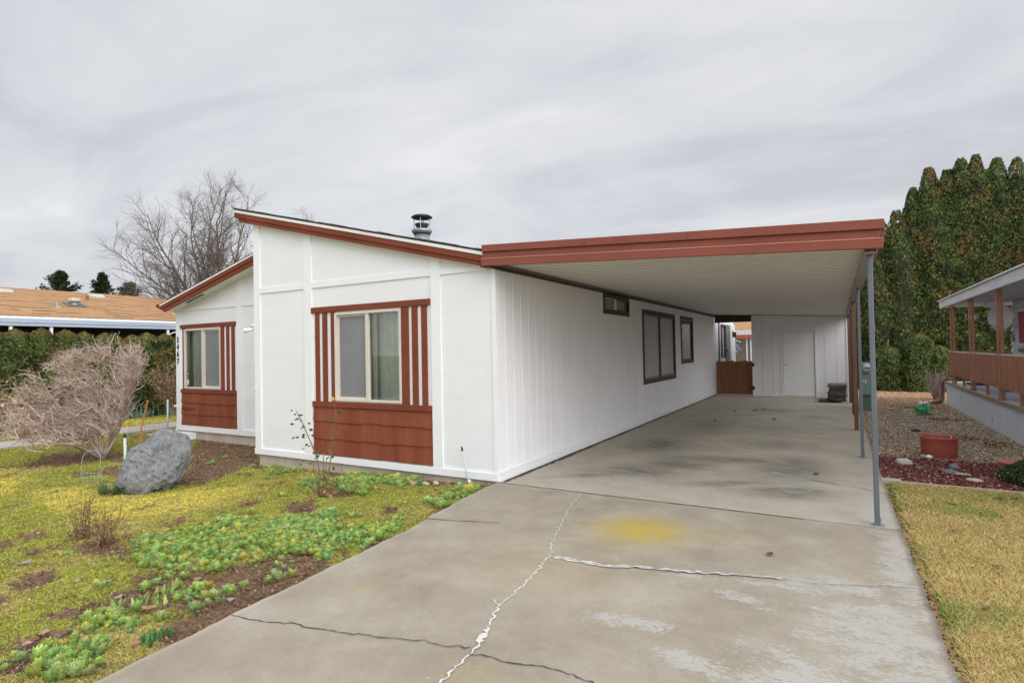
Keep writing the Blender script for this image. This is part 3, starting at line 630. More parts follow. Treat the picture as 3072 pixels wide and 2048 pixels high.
def lap_panel(x0,x1,y):
    rs=random.Random(int(-x0*10)); mb=MB()
    mb.box(x0,x1,y-.036,y-.0005,.822,.900); mb.build('sill_board',m_red,house,bevel=.003)
    mb=MB()
    for z1,z0 in ((.826,.609),(.613,.352),(.356,.116)):
        x=x0+.002
        while x<x1-.01:
            wd=rs.uniform(.16,.36); xe=min(x+wd,x1-.002)
            if x1-xe<.06: xe=x1-.002
            d=rs.choice((-.009,0,.006,.011)) if z0>.2 else rs.uniform(-.003,.004)
            zb=z0+d; dd=rs.uniform(0,.003)
            mb.hexa([(x,y-.026-dd,zb),(xe,y-.026-dd,zb),(xe,y-.001,zb),(x,y-.001,zb),(x,y-.008,z1),(xe,y-.008,z1),(xe,y-.001,z1),(x,y-.001,z1)])
            x=xe+.0015
    return mb.build('shingle_panel',m_lap,house)
lap_panel(-3.258,-.996,0); lp=lap_panel(-8.93,-6.975,WY)
# lettering
def text(s,size,loc,rot,m,parent,name,extr=.004,xs=1,shear=0,align='LEFT',offset=0):
    cu=bpy.data.curves.new('t','FONT'); cu.body=s; cu.size=size; cu.extrude=extr; cu.align_x=align; cu.shear=shear; cu.offset=offset; cu.resolution_u=3
    o=bpy.data.objects.new('t',cu); COL.objects.link(o); dg=bpy.context.evaluated_depsgraph_get(); dg.update()
    me=bpy.data.meshes.new_from_object(o.evaluated_get(dg)); me.name=name; bpy.data.objects.remove(o)
    me.transform(Matrix.Translation(Vector(loc)-ORG[parent.name])@rot@Matrix.Diagonal((xs,1,1,1))); me.materials.clear()
    return finish(name,me,m,parent,False)
RX=Matrix.Rotation(PI/2,4,'X')
for i,ch in enumerate('3467'): text(ch,.165,(-9.035,WY-.028,1.93-.158*i),RX,m_black,house,'house_number',.004,.80,0,'CENTER',.006)
text('Fleetwood',.105,(-8.90,WY-.030,.455),RX,m_lap,house,'raised_lettering',.006,1.0,.35)
# side windows
def side_window(y0,y1,z0,z1,t,tb,m_in,splits,pane_m,xp=-.02,lab=None):
    mb=MB()
    mb.box(-.05,.022,y0,y0+t,z0,z1); mb.box(-.05,.022,y1-t,y1,z0,z1); mb.box(-.05,.022,y0+t,y1-t,z0,z0+tb); mb.box(-.05,.022,y0+t,y1-t,z1-tb,z1)
    w_=mb.build('window',m_dkbrown,house)
    mb=MB(); mb.box(xp-.012,xp,y0+t,y1-t,z0+tb,z1-tb); mb.build('pane',pane_m,w_)
    mb=MB(); q=.028
    for a,b in zip(([y0+t]+splits),(splits+[y1-t])):
        mb.box(xp+.001,xp+.012,a,a+q,z0+tb,z1-tb); mb.box(xp+.001,xp+.012,b-q,b,z0+tb,z1-tb); mb.box(xp+.001,xp+.012,a+q,b-q,z0+tb,z0+tb+q); mb.box(xp+.001,xp+.012,a+q,b-q,z1-tb-q,z1-tb)
    mb.build('sash',m_in,w_)
    return w_
m_mesh=mat('grey_screen_mesh',(.34,.35,.35),.4,c2=(.42,.425,.41),scale=1.1,spec=.6)
m_glassdark=mat('dark_window_glass',(.15,.16,.15),.08,var=.2,spec=.9)
m_sashbr=mat('bronze_sash',(.12,.10,.085),.5,var=.1)
w_=side_window(3.66,5.06,2.235,2.618,.06,.085,m_sashbr,[],m_glassdark)
mb=MB(); mb.box(-.018,.004,4.28,4.35,2.32,2.53); mb.build('mullion',m_drip,w_); mb=MB(); mb.box(-.018,-.002,3.74,4.28,2.515,2.53); mb.box(-.018,-.002,3.74,4.28,2.335,2.345); mb.build('sash_rail',m_drip,w_)
w_=side_window(5.955,8.69,.82,2.437,.075,.105,m_sashbr,[7.32],m_mesh)
mb=MB(); mb.box(-.018,.008,7.28,7.36,.925,2.33); mb.build('mullion',m_dkbrown,w_)
w_=side_window(9.34,10.75,1.165,2.44,.07,.095,m_sashbr,[],m_glassdark)
# roofs
mb=MB()
def slab(x0,x1,y0,y1,f0,f1): mb.prism([(x0,f0(x0)),(x1,f0(x1)),(x1,f1(x1)),(x0,f1(x0))],'y',y0,y1)
slab(-4.96,.02,-.135,18.3,lambda x:zt(x)-.010,lambda x:zt(x)+.012)
roof=mb.build('roof',m_shingle,house)
rs=random.Random(3); mb=MB(); x=-4.97
while x<-.02:
    xe=x+rs.uniform(.16,.34); h=rs.uniform(.004,.014); slab(x,min(xe,.02),-.15+rs.uniform(-.006,.006),.3,lambda q:zt(q)+.008,lambda q:zt(q)+.012+h); x=xe+.004
mb.build('shingle_edge',m_shingle,roof)
mb=MB(); slab(-4.95,.02,-.14,-.125,lambda x:zt(x)-.052,lambda x:zt(x)-.011); mb.build('drip_edge',m_drip,roof)
mb=MB(); mb.prism([(-4.93,zt(-4.93)-.053),(-4.90,zt(-4.90)-.128),(-.09,zt(-.09)-.128),(-.09,zt(-.09)-.053)],'y',-.132,-.10)
mb.prism([(-4.90,zt(-4.90)-.1285),(-4.83,zt(-4.83)-.200),(-.09,zt(-.09)-.192),(-.09,zt(-.09)-.1285)],'y',-.115,-.09)
mb.build('fascia_board',m_red,roof)
mb=MB(); mb.prism([(-4.80,zt(-4.80)-.203),(-.0,zt(0)-.196),(-.0,zt(0)-.185),(-4.80,zt(-4.80)-.19)],'y',-.112,-.002); slab(-4.93,-4.64,-.10,18.2,lambda x:zt(x)-.16,lambda x:zt(x)-.145); mb.build('soffit',m_trim,roof)
mb=MB(); mb.box(-4.955,-4.93,-.13,18.3,zt(-4.94)-.14,zt(-4.94)-.011); mb.build('fascia_board',m_red,roof)
mb=MB(); mb.box(.001,.022,.0,16.9,2.60,2.662); mb.prism([(-.14,2.63),(.0,2.604),(.022,2.60),(.022,2.64),(-.14,2.67)],'y',-.135,-.001); mb.build('fascia_board',m_dkbrown,roof)
# low wing roof
mb=MB(); RY=.95
def slab2(x0,x1,y0,y1,f0,f1): mb.prism([(x0,f0(x0)),(x1,f0(x1)),(x1,f1(x1)),(x0,f1(x0))],'y',y0,y1)
slab2(-9.25,-4.635,RY-.02,18.2,lambda x:zr(x)-.012,lambda x:zr(x)+.012); roof2=mb.build('roof',m_shingle,house)
mb=MB(); slab2(-9.22,-4.637,RY-.03,RY-.005,lambda x:zr(x)-.045,lambda x:zr(x)-.013); mb.build('drip_edge',m_drip,roof2)
mb=MB(); mb.prism([(-9.19,zr(-9.19)-.115),(-4.638,zr(-4.638)-.125),(-4.638,zr(-4.638)-.046),(-9.19,zr(-9.19)-.046)],'y',RY-.022,RY+.01)
mb.prism([(-9.07,zr(-9.07)-.205),(-4.638,zr(-4.638)-.21),(-4.638,zr(-4.638)-.126),(-9.15,zr(-9.15)-.116)],'y',RY-.004,RY+.025); mb.build('fascia_board',m_red,roof2)
mb=MB(); slab2(-9.06,-4.64,RY+.026,WY-.001,lambda x:zr(x)-.182,lambda x:zr(x)-.168); mb.build('soffit',m_trim,roof2)
mb=MB(); mb.prism([(-8.45,zr(-8.45)-.186),(-7.85,zr(-7.85)-.186),(-7.85,zr(-7.85)-.1825),(-8.45,zr(-8.45)-.1825)],'y',RY+.10,RY+.18); mb.build('soffit_vent',m_pangrey,roof2)
mb=MB(); mb.prism([(-9.33,2.70),(-9.19,2.66),(-9.19,2.745),(-9.33,2.77)],'y',RY-.03,18); mb.build('gutter',m_red,roof2)
mb=MB(); mb.box(-9.19,-9.125,WY+.02,WY+.10,.06,2.6); mb.build('downspout',m_trim,house,bevel=.008)
mb=MB(); mb.tube([(-9.158,WY+.06,.10),(-9.158,WY+.05,.0),(-9.17,WY-.03,-.06),(-9.22,WY-.30,-.105)],[.036,.038,.038,.036],8); mb.build('downspout_elbow',m_trim,house,True); mb=MB(); mb.tube([(-9.158,WY+.06,2.55),(-9.17,WY+.02,2.62),(-9.25,WY-.02,2.70)],.035,8); mb.build('downspout_elbow',m_trim,house,True)
mb=MB(); mb.box(-9.20,-9.09,WY-.035,WY+.02,.50,.54); mb.build('strap',m_trim,house)
# flood light on the clerestory wall
fl=MB(); fl.lathe([(.05,0),(.05,.03),(.02,.05)],(0,0,0),12); 
mb=MB(); mb.box(-4.68,-4.63,.08,.16,2.01,2.11); mb.tube([(-4.66,.12,2.06),(-4.74,.10,2.06)],.018,6); fl_=mb.build('flood_light',m_trim,house)
for s in (-1,1):
    mb=MB(); mb.tube([(-4.73,.10,2.06),(-4.78,.06+.05*s,2.06+.03*s),(-4.84,.02+.08*s,2.06+.045*s)],[.018,.026,.045],10); mb.build('lamp_head',m_whiteplastic,fl_,True)
mb=MB(); mb.tube([(-4.66,-.022,1.05),(-4.64,-.028,1.05),(-4.58,-.028,1.05)],.006,5); mb.build('cable',m_trim,house)
# flue
FX,FY=-2.585,1.8
fz=lambda k:3.987-(k-190)*.00168
mb=MB(); mb.lathe([(.152,3.25-3),(.132,fz(400)-3)],(FX,FY,3),24); flue=mb.build('flue_pipe',m_galv,house,True)
mb=MB(); mb.lathe([(.137,fz(392)),(.174,fz(372)),(.178,fz(352)),(.165,fz(345)),(.137,fz(342))],(FX,FY,0),24); mb.build('collar',m_galv,flue,True)
mb=MB(); mb.lathe([(.131,fz(398)),(.146,fz(396)),(.150,fz(380)),(.131,fz(376))],(FX,FY,0),24); mb.lathe([(.070,fz(342)),(.122,fz(292)),(.120,fz(285)),(.017,fz(287))],(FX,FY,0),24); mb.build('draft_cone',m_blackmetal,flue,True)
mb=MB(); mb.lathe([(.017,fz(242)),(.165,fz(228)),(.187,fz(218)),(.148,fz(200)),(.070,fz(191)),(.009,fz(190))],(FX,FY,0),24); mb.build('rain_cap',m_blackmetal,flue,True)
for k in range(4):
    a=k*PI/2+.5; mb=MB(); mb.tube([(FX+(.135)*math.cos(a),FY+(.135)*math.sin(a),fz(350)),(FX+(.135)*math.cos(a),FY+(.135)*math.sin(a),fz(222))],.007,5); mb.build('cap_rod',m_galv,flue)
mb=MB(); mb.tube([(FX,FY,fz(290)),(FX,FY,fz(240))],.006,5); mb.build('cap_rod',m_galv,flue)

# ================================================================== CARPORT
cp=thing('carport',(3.85,.04,0),'metal carport with a red-brown fascia and ribbed white ceiling over the driveway','carport')
zc_=lambda x:2.678-.0558*x
mb=MB(); V=[];y=-.11; prof=[]
while y<14.0: prof+= [(y,0),(y+.088,0),(y+.092,.045),(y+.146,.045)]; y+=.15
for (yy,dz) in prof: mb.v += [(.035,yy,zc_(.035)+dz),(3.955,yy,zc_(3.955)+dz)]
for i in range(len(prof)-1): mb.f.append((2*i,2*i+1,2*i+3,2*i+2))
mb.build('ceiling_pan',m_pan,cp)
mb=MB(); mb.hexa([(.03,-.12,zc_(.03)+.06),(3.95,-.12,zc_(3.95)+.06),(3.95,14.0,zc_(3.95)+.06),(.03,14.0,zc_(.03)+.06),(.03,-.12,zc_(.03)+.09),(3.95,-.12,zc_(3.95)+.09),(3.95,14.0,zc_(3.95)+.09),(.03,14.0,zc_(.03)+.09)]); mb.build('roof_deck',m_whitemetal,cp)
mb=MB(); mb.box(.023,.034,-.02,14,2.64,2.76); mb.build('flashing',m_pangrey,cp)
# front fascia: three bands in one pressed section
def band(x0,x1,t0,t1,b0,b1,y0,y1): return [(x0,t0),(x1,t1),(x1,b1),(x0,b0)]
mb=MB()
xl,xr=-.09,3.975
def lz(a,b): return lambda x:a+(b-a)*(x-xl)/(xr-xl)
tp,l1,l2,bt=lz(2.885,2.661),lz(2.803,2.576),lz(2.722,2.500),lz(2.632,2.412)
def bandp(x0,x1,f0,f1,y0,y1): mb.prism([(x0,f0(x0)),(x1,f0(x1)),(x1,f1(x1)),(x0,f1(x0))],'y',y0,y1)
bandp(xl+.005,xr+.012,l1,tp,-.175,-.118); bandp(xl,xr-.02,l2,lambda x:l1(x)-.001,-.150,-.118)
bandp(xl-.01,xr,bt,lambda x:l2(x)-.001,-.168,-.118)
ff=mb.build('front_fascia',m_fascia,cp,bevel=.004)
mb=MB(); bandp(xl-.005,xr-.002,lambda x:l2(x)-.006,lambda x:l2(x)+.002,-.1715,-.1685); mb.build('crease',mat('pale_crease',(.50,.22,.17),.5),ff)  # thin paler strip along the fascia crease
mb=MB(); bandp(1.25,1.254,lambda x:l1(x)+.001,lambda x:tp(x)-.001,-.1765,-.1755); mb.build('seam',m_dkbrown,ff); mb=MB(); bandp(2.35,2.354,lambda x:l1(x)+.001,lambda x:tp(x)-.001,-.1765,-.1755); mb.build('seam',m_dkbrown,ff)
mb=MB(); mb.box(3.967,3.985,-.117,14.0,2.475,2.665); mb.box(3.92,3.967,-.117,14.0,2.655,2.663); mb.build('side_fascia',m_fascia,cp)
mb=MB(); mb.box(.03,3.966,14.002,14.03,2.40,2.74); mb.build('rear_fascia',m_dkbrown,cp)
mb=MB(); mb.box(3.83,3.838,-.10,13.75,2.388,2.450); mb.box(3.838,3.935,-.10,13.75,2.388,2.395); mb.box(3.927,3.935,-.10,13.75,2.395,2.450); mb.build('beam',m_beam,cp)
def post(y,m,wd,z1=2.387,plate=True,lean=0):
    PX=3.882; mb=MB(); mb.box(PX-wd/2,PX+wd/2,y-wd/2,y+wd/2,0.004,z1); p=mb.build('post',m,cp,bevel=.006)
    if plate: mb=MB(); mb.box(PX-wd/2-.02,PX+wd/2+.03,y-.035,y+.035,.0,.006); mb.box(PX+wd/2,PX+wd/2+.008,y-.02,y+.02,.0,.07); mb.build('foot_plate',m_galv,p)
post(.04,m_pole,.042); post(3.5,m_pole,.042); post(6.44,m_polebr,.07,plate=False); post(9.17,mat('dark_rusty_post',(.085,.06,.05),.6,var=.3,scale=8),.042); post(12.16,m_polebr,.07,plate=False)
mb=MB(); mb.tube([(3.93,9.1,.02),(3.93,9.1,.62)],.014,6); mb.build('conduit',m_whiteplastic,cp)

# ================================================================== SHED
shed=thing('shed',(2.5,13.8,0),'white storage shed with a plain white door at the back of the carport','shed')
sx0,sx1,dx0,dx1=1.21,3.90,2.10,2.99; SY=13.80
mb=MB(); zs=lambda x:2.66-.0558*x
def scol(x0,x1,z0,f=zs): mb.prism([(x0,z0),(x1,z0),(x1,f(x1)),(x0,f(x0))],'y',SY,SY+.08)
x=sx0
xs=[sx0,1.50,1.80,dx0]; 
for a,b in zip(xs[:-1],xs[1:]): scol(a+.003,b-.003,.0)
for a,b in ((dx1,3.25),(3.25,3.56),(3.56,sx1)): scol(a+.003,b-.003,.0)
scol(dx0,dx1,2.03); mb.build('front_wall',m_side,shed)
mb=MB(); mb.box(sx0,sx0+.08,SY+.082,17,0,2.5); mb.box(sx1-.08,sx1,SY+.082,17,0,2.42); mb.box(sx0+.08,sx1-.08,SY+.05,SY+.07,0,2.4) ; mb.build('side_wall',m_side,shed)
mb=MB(); mb.box(dx0-.06,dx0-.002,SY-.018,SY-.001,0,2.09); mb.box(dx1+.002,dx1+.06,SY-.018,SY-.001,0,2.09); mb.box(dx0-.002,dx1+.002,SY-.018,SY-.001,2.032,2.09); mb.box(sx0-.01,sx0+.05,SY-.018,SY-.001,0,2.56); mb.box(sx1-.07,sx1+.02,SY-.018,SY-.001,0,2.42); mb.box(sx0+.05,dx0-.06,SY-.014,SY-.001,0,.07); mb.box(dx1+.06,sx1-.07,SY-.014,SY-.001,0,.07); mb.build('trim',m_trim,shed)
mb=MB(); mb.box(dx0+.012,dx1-.012,SY+.012,SY+.045,.015,2.016); d_=mb.build('door',m_trim,shed,bevel=.004)
mb=MB(); mb.lathe([(.022,0),(.022,.012),(.01,.02),(.03,.045),(.034,.06),(.02,.075)],(0,0,0),14)
for i,v in enumerate(mb.v): mb.v[i]=(dx0+.09+v[0],SY+.008-v[2],1.0+v[1])
mb.build('door_knob',m_chrome,d_,True)
mb=MB(); mb.hexa([(sx0-.1,SY+.3,zs(sx0)),(sx1+.12,SY+.3,zs(sx1)),(sx1+.12,17.2,zs(sx1)),(sx0-.1,17.2,zs(sx0)),(sx0-.1,SY+.3,zs(sx0)+.06),(sx1+.12,SY+.3,zs(sx1)+.06),(sx1+.12,17.2,zs(sx1)+.06),(sx0-.1,17.2,zs(sx0)+.06)]); mb.build('roof',m_shingle,shed)
mb=MB(); mb.box(sx1+.02,sx1+.10,SY+.02,17,2.20,2.28); mb.build('gutter',m_whitemetal,shed); mb=MB(); mb.box(sx1+.002,sx1+.019,SY-.02,SY+.0,1.95,2.40); mb.build('gutter_bracket',m_dkbrown,shed)
# ---- gate
gate=thing('wooden_gate',(.6,13.95,0),'low dark cedar picket gate closing the gap between house and shed','gate')
n=8; wd=(1.19-.06)/n
rs=random.Random(9)
for k in range(n):
    x0=.06+k*wd; h=1.125+rs.uniform(-.015,.012); mb=MB(); c_=.022
    mb.prism([(x0+.003,.03),(x0+wd-.003,.03),(x0+wd-.003,h-c_),(x0+wd-.003-c_,h),(x0+.003+c_,h),(x0+.003,h-c_)],'y',13.93,13.948); mb.build('picket',m_cedar,gate)
mb=MB(); mb.box(.065,1.185,13.951,13.956,.05,1.06); mb.build('backing',m_cedar,gate); mb=MB(); mb.box(.06,1.19,13.957,13.985,.2,.28); mb.build('rail',m_cedar,gate); mb=MB(); mb.box(.06,1.19,13.95,13.985,.85,.93); mb.build('rail',m_cedar,gate)
for z in (.25,1.0): mb=MB(); mb.box(1.12,1.25,13.775,13.928,z-.055,z+.055) if False else mb.box(1.195,1.26,13.772,13.782,z-.06,z+.06); mb.box(1.02,1.20,13.918,13.929,z-.012,z+.012); mb.build('hinge',m_blackmetal,gate)

# ================================================================== lumber pile: every plank a thing
rs=random.Random(4); z=.004; k=0
pl=['bottom plank of the grey pile beside the shed door','second plank up in the grey pile by the shed','third plank up in the grey pile by the shed','fourth plank up in the grey pile by the shed','fifth plank up in the grey pile by the shed','sixth plank up in the grey pile by the shed','plank just under the top board of the grey pile','topmost weathered board of the plank pile beside the shed door']
hs=[.05,.06,.055,.06,.06,.055,.05,.075]
for k in range(8):
    a=3.33+rs.uniform(-.02,.03); b=3.80+rs.uniform(-.02,.03); y0=12.45+rs.uniform(-.03,.03)
    if k==7: a,b,y0=3.32,3.84,12.43
    L_=1.0; mb=MB(); mb.box(a+.05,b-.04,y0,y0+L_,z,z+hs[k]-.006)
    mb.box(a+(.0 if k%2 else .03),a+.049,y0+.03,y0+.9,z,z+hs[k]-.006)
    if k%2==0: mb.box(b-.039,b,y0+.02,y0+.9,z+.004,z+hs[k]-.01)
    single(mb,'plank',m_weather,((a+b)/2,y0+.5,z),pl[k],'plank','weathered planks stacked beside the shed',bevel=.004); z+=hs[k]
mb=MB(); mb.lathe([(.17,0),(.20,.02),(.205,.09),(.17,.115),(.12,.11),(.10,.08),(.10,.03),(.12,.0)],(3.50,12.18,.004),24); single(mb,'black_bucket_lid',m_rubber,(3.5,12.18,.004),'black round rubber tub lying in front of the plank pile','tub',smooth=True)
mb=MB(); mb.box(3.10,3.34,12.05,12.2,.003,.05); single(mb,'black_block',m_rubber,(3.2,12.1,.003),'flat black rubber block beside the black tub by the planks','rubber block',bevel=.01)

# ================================================================== electricity meter pedestal
mp_=thing('meter_pedestal',(4.22,10.4,0),'green metal electric meter pedestal with a round glass meter behind the posts','meter pedestal')
mb=MB(); mb.box(4.07,4.30,10.30,10.50,.0,.37); mb.build('post',m_greendk,mp_,bevel=.006)
mb=MB(); mb.box(4.05,4.31,10.24,10.52,.37,.86); c_=mb.build('cabinet',m_green,mp_,bevel=.008)
mb=MB(); mb.box(4.085,4.13,10.234,10.239,.66,.74); mb.box(4.15,4.20,10.234,10.239,.64,.74); mb.build('warning_label',m_dial,c_)
mb=MB(); mb.box(4.05,4.31,10.25,10.52,.866,1.15); mb.build('meter_housing',m_green,mp_,bevel=.01)
def ylathe(prof,c,n=24):
    mb=MB(); mb.lathe(prof,(0,0,0),n)
    for i,v in enumerate(mb.v): mb.v[i]=(c[0]+v[0],c[1]-v[2],c[2]+v[1])
    return mb
q=ylathe([(.10,0),(.10,.03),(.092,.04),(.088,.09),(.07,.105),(.01,.107)],(4.205,10.25,1.02)).build('meter',m_dial,mp_,True)
mb=MB(); mb.box(4.155,4.255,10.138,10.143,1.01,1.035); mb.build('dial_window',m_black,q)

# ================================================================== vegetation helpers
def tubes(P,R,sides=4):
    """P (n,k,3), R (n,k) -> V,F for n polylines"""
    P=np.asarray(P,float); R=np.asarray(R,float); n,k,_=P.shape
    T=np.gradient(P,axis=1); T/=np.linalg.norm(T,axis=2,keepdims=True)+1e-9
    ref=np.tile(np.array([.31,.17,.93]),(n,k,1)); U=np.cross(T,ref); U/=np.linalg.norm(U,axis=2,keepdims=True)+1e-9; W=np.cross(T,U)
    a=np.arange(sides)*2*PI/sides
    V=P[:,:,None,:]+R[:,:,None,None]*(U[:,:,None,:]*np.cos(a)[None,None,:,None]+W[:,:,None,:]*np.sin(a)[None,None,:,None])
    V=V.reshape(-1,3); i=np.arange(n)[:,None,None]*k*sides; j=np.arange(k-1)[None,:,None]*sides; s=np.arange(sides)[None,None,:]; s2=(s+1)%sides
    F=np.stack([(i+j+s),(i+j+s2),(i+j+sides+s2),(i+j+sides+s)],-1).reshape(-1,4); return V,F
def grow(start,d,length,r0,r1,k=5,wob=.12,up=0.0,rs=random):
    p=Vector(start); d=Vector(d).normalized(); pts=[p.copy()]; rr=[r0]
    for i in range(1,k):
        d=(d+Vector((rs.gauss(0,wob),rs.gauss(0,wob),rs.gauss(0,wob)+up))).normalized(); p=p+d*(length/(k-1)); pts.append(p.copy()); rr.append(r0+(r1-r0)*i/(k-1))
    return pts,rr
def bare_tree(name,base,H,label,rs,left,right,low,n1=15,n2=9,n3=6,nl=15):
    """crown filled inside a dome: left/right radii, low = height where the crown starts"""
    t=thing(name,base,label,'tree'); b=Vector(base)
    tr,rr=grow(b,(0.03,0,1),H*.26,.19,.15,6,.03,0,rs); mb=MB(); mb.tube(tr,rr,10); mb.build('trunk',m_bark,t,True)
    cz=low+(H-low)*.42
    def inside(p,sc_=1.0):
        q=p-b; x=q.dot(ER); y=q.dot(EF); z=q.z-cz; rx=left if x<0 else right; rz_=(H-cz) if z>0 else (cz-low)
        return (x/rx)**2+(y/((left+right)/2))**2+(z/rz_)**2<sc_
    levels=[[],[],[],[]]
    for k in range(nl):
        a=2*PI*(k*.618); el=rs.uniform(.15,1.0) if k%4 else rs.uniform(1.0,1.45)
        tgt=b+ER*math.cos(a)*math.cos(el)*(left if math.cos(a)<0 else right)*.86+EF*math.sin(a)*math.cos(el)*(left+right)*.43+EZ*(cz+(H-cz)*math.sin(el)*.88)
        if k%5==4: tgt=tgt-EZ*(cz-low)*.9
        s0=tr[-1-(k%3)] ; p=s0.copy(); pts=[p.copy()]; n=11; d=Vector((0,0,1))
        for i in range(1,n):
            rem=tgt-p; d=(d*.5+rem.normalized()*.5*(1+i*.12)+Vector((rs.gauss(0,.14),rs.gauss(0,.14),rs.gauss(0,.10)))).normalized(); p=p+d*rem.length/(n-i)*1.02; pts.append(p.copy())
        r0=rs.uniform(.065,.10); levels[0].append((pts,[r0+(.014-r0)*(i/(n-1))**.8 for i in range(n)]))
    def sub(src,dst,n,ln,r,t0=.2,k=6,ang=.75,wob=.13,up=.05):
        for pts,r_ in levels[src]:
            for q in range(n):
                u=t0+(1-t0)*(q+rs.random())/n; i=min(int(u*(len(pts)-1)),len(pts)-2); f=u*(len(pts)-1)-i
                p=pts[i].lerp(pts[i+1],f); d=(pts[i+1]-pts[i]).normalized()
                ax=Vector((rs.gauss(0,1),rs.gauss(0,1),rs.gauss(0,1))).cross(d).normalized()
                d2=(d*math.cos(ang)+ax*math.sin(ang)*rs.uniform(.7,1.2)); L_=ln*(1-.45*u)*rs.uniform(.7,1.2)
                rad=min(r,r_[i]*.6); g=grow(p,d2,L_,rad,rad*.35,k,wob,up,rs)
                if not inside(g[0][-1],1.15):
                    g=grow(p,d2,L_*.4,rad,rad*.35,k,wob,up,rs)
                    if not inside(g[0][-1],1.2): continue
                levels[dst].append(g)
    sub(0,1,n1,H*.24,.026); sub(1,2,n2,H*.10,.0125,.12); sub(2,3,n3,H*.042,.0078,.1,4)
    for li,(nm) in enumerate(('limbs','branches','twigs','fine_twigs')):
        P=np.array([[tuple(q) for q in p] for p,_ in levels[li]]); R=np.array([r_ for _,r_ in levels[li]])
        V,F=tubes(P,R,6 if li==0 else (4 if li==1 else 3)); bulk(nm,V,F,m_bark,t,None,li<2)
    return t
def sprays(P,Nrm,size,rs,drop=0.0,aspect=.55):
    """small diamond leaf sprays at P, facing roughly Nrm; returns V,F"""
    n=len(P); rnd=rs.normal(size=(n,3)); A=Nrm+.55*rnd; A/=np.linalg.norm(A,axis=1,keepdims=True)
    upv=np.tile([0,0,1.0],(n,1))+.45*rs.normal(size=(n,3)); U=np.cross(A,upv); U/=np.linalg.norm(U,axis=1,keepdims=True)+1e-9
    W=np.cross(U,A); tip=W+A*.5*rs.uniform(0,1,(n,1))-np.array([0,0,drop]); s=size[:,None]
    p0=P-W*s*.45; p1=P+U*s*aspect*.5; p2=P+tip*s*.6; p3=P-U*s*aspect*.5
    V=np.stack([p0,p1,p2,p3],1).reshape(-1,3); F=np.arange(4*n).reshape(n,4); return V,F
def arborvitae(name,base,H,R,spires,n,label,group,seed,core=True,rust=.35,cat='tree',top_round=False,leaf=.078,trunk=True,green=(.070,.104,.028)):
    """spires = [(dx,dy,h,r)] columns merged into one crown"""
    rs=np.random.default_rng(seed); t=thing(name,base,label,cat,group); b=np.array(base)
    if trunk: mb=MB(); mb.tube([(b[0],b[1],b[2]-.05),(b[0]+.03,b[1],b[2]+H*.5),(b[0],b[1]+.02,b[2]+H*.85)],[.11,.07,.02],8); mb.build('trunk',m_bark,t,True)
    tot=sum(s[2]*s[3] for s in spires); VV=[];FF=[];CC=[]; off=0
    def prof(u):
        if top_round: return np.sqrt(np.clip(1-np.clip((u-.55)/.45,0,1)**2,0,1))*(.92+.08*u)
        return np.clip(np.minimum(1,(1.015-u)*3.3)**.58,0,1)*(.80+.20*np.clip((1-u)*2.2,0,1))
    for (dx,dy,h,r) in spires:
        m_=int(n*h*r/tot); u=rs.beta(1.0,1.08,m_) if not top_round else rs.random(m_); a=rs.uniform(0,2*PI,m_)
        if top_round:
            k=m_//4; u[:k]=1-rs.random(k)**2*.25
        ctr=b+np.array([dx,dy,0]); rad=r*prof(u)
        q=np.stack([np.cos(a)*r,np.sin(a)*r,u*h],1)+ctr
        lump=fn(q,.55,seed%8,2)*.12+fn(q,1.9,(seed+3)%8,2)*.10+np.minimum(fn(q,4.2,(seed+5)%8,1),.2)*.10
        rr=rad*(1+lump)*(1-.22*rs.random(m_)**2)
        if top_round: rr*=np.where(u>.97,rs.random(m_),1)
        P=ctr+np.stack([np.cos(a)*rr,np.sin(a)*rr,u*h],1)
        Nr=np.stack([np.cos(a),np.sin(a),np.full(m_,.25)+(u>.9)*.6],1)
        s=leaf*rs.uniform(.65,1.5,m_); V,F=sprays(P,Nr,s,rs,.05)
        clump=fn(P,1.3,(seed+1)%8,2); rst=np.clip((fn(P,1.1,(seed+4)%8,3)+rust-.50+.12*rs.normal(size=m_))*1.2,0,1)*.75
        g=np.array(green); gg=g[None,:]*(1+.45*clump[:,None]+.10*rs.normal(size=(m_,1)))
        ru=np.array([.19,.115,.035])[None,:]*(1+.3*rs.normal(size=(m_,1))*.5)
        lime=np.array([.20,.20,.05])[None,:]; li=(rs.random(m_)<.04+.30*np.clip(fn(P,2.6,(seed+2)%8,2),0,1))[:,None]
        rst=np.clip(rst+(.45*(u>.93) if top_round else 0),0,.9); c=gg*(1-rst[:,None])+ru*rst[:,None]; c=np.where(li,lime*(1+.25*rs.normal(size=(m_,1))),c); c=np.clip(c,.008,1)
        VV.append(V); FF.append(F+off); CC.append(np.repeat(c,4,0)); off+=len(V)
        if core:   # inner mass of old needles, coloured dark to add shade inside the crown
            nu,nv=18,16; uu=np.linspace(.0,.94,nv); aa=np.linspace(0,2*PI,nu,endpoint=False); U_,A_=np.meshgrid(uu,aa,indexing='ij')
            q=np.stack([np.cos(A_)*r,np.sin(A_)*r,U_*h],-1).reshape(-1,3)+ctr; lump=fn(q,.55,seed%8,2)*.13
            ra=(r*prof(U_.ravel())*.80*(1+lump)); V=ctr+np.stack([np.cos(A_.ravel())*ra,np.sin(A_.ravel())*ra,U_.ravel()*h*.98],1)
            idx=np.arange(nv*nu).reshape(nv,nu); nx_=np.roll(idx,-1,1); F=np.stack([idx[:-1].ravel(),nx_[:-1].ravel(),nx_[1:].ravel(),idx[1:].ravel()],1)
            top=len(V); VV.append(V); FF.append(F+off); CC.append(np.tile([.045,.045,.018],(len(V),1))); off+=len(V)
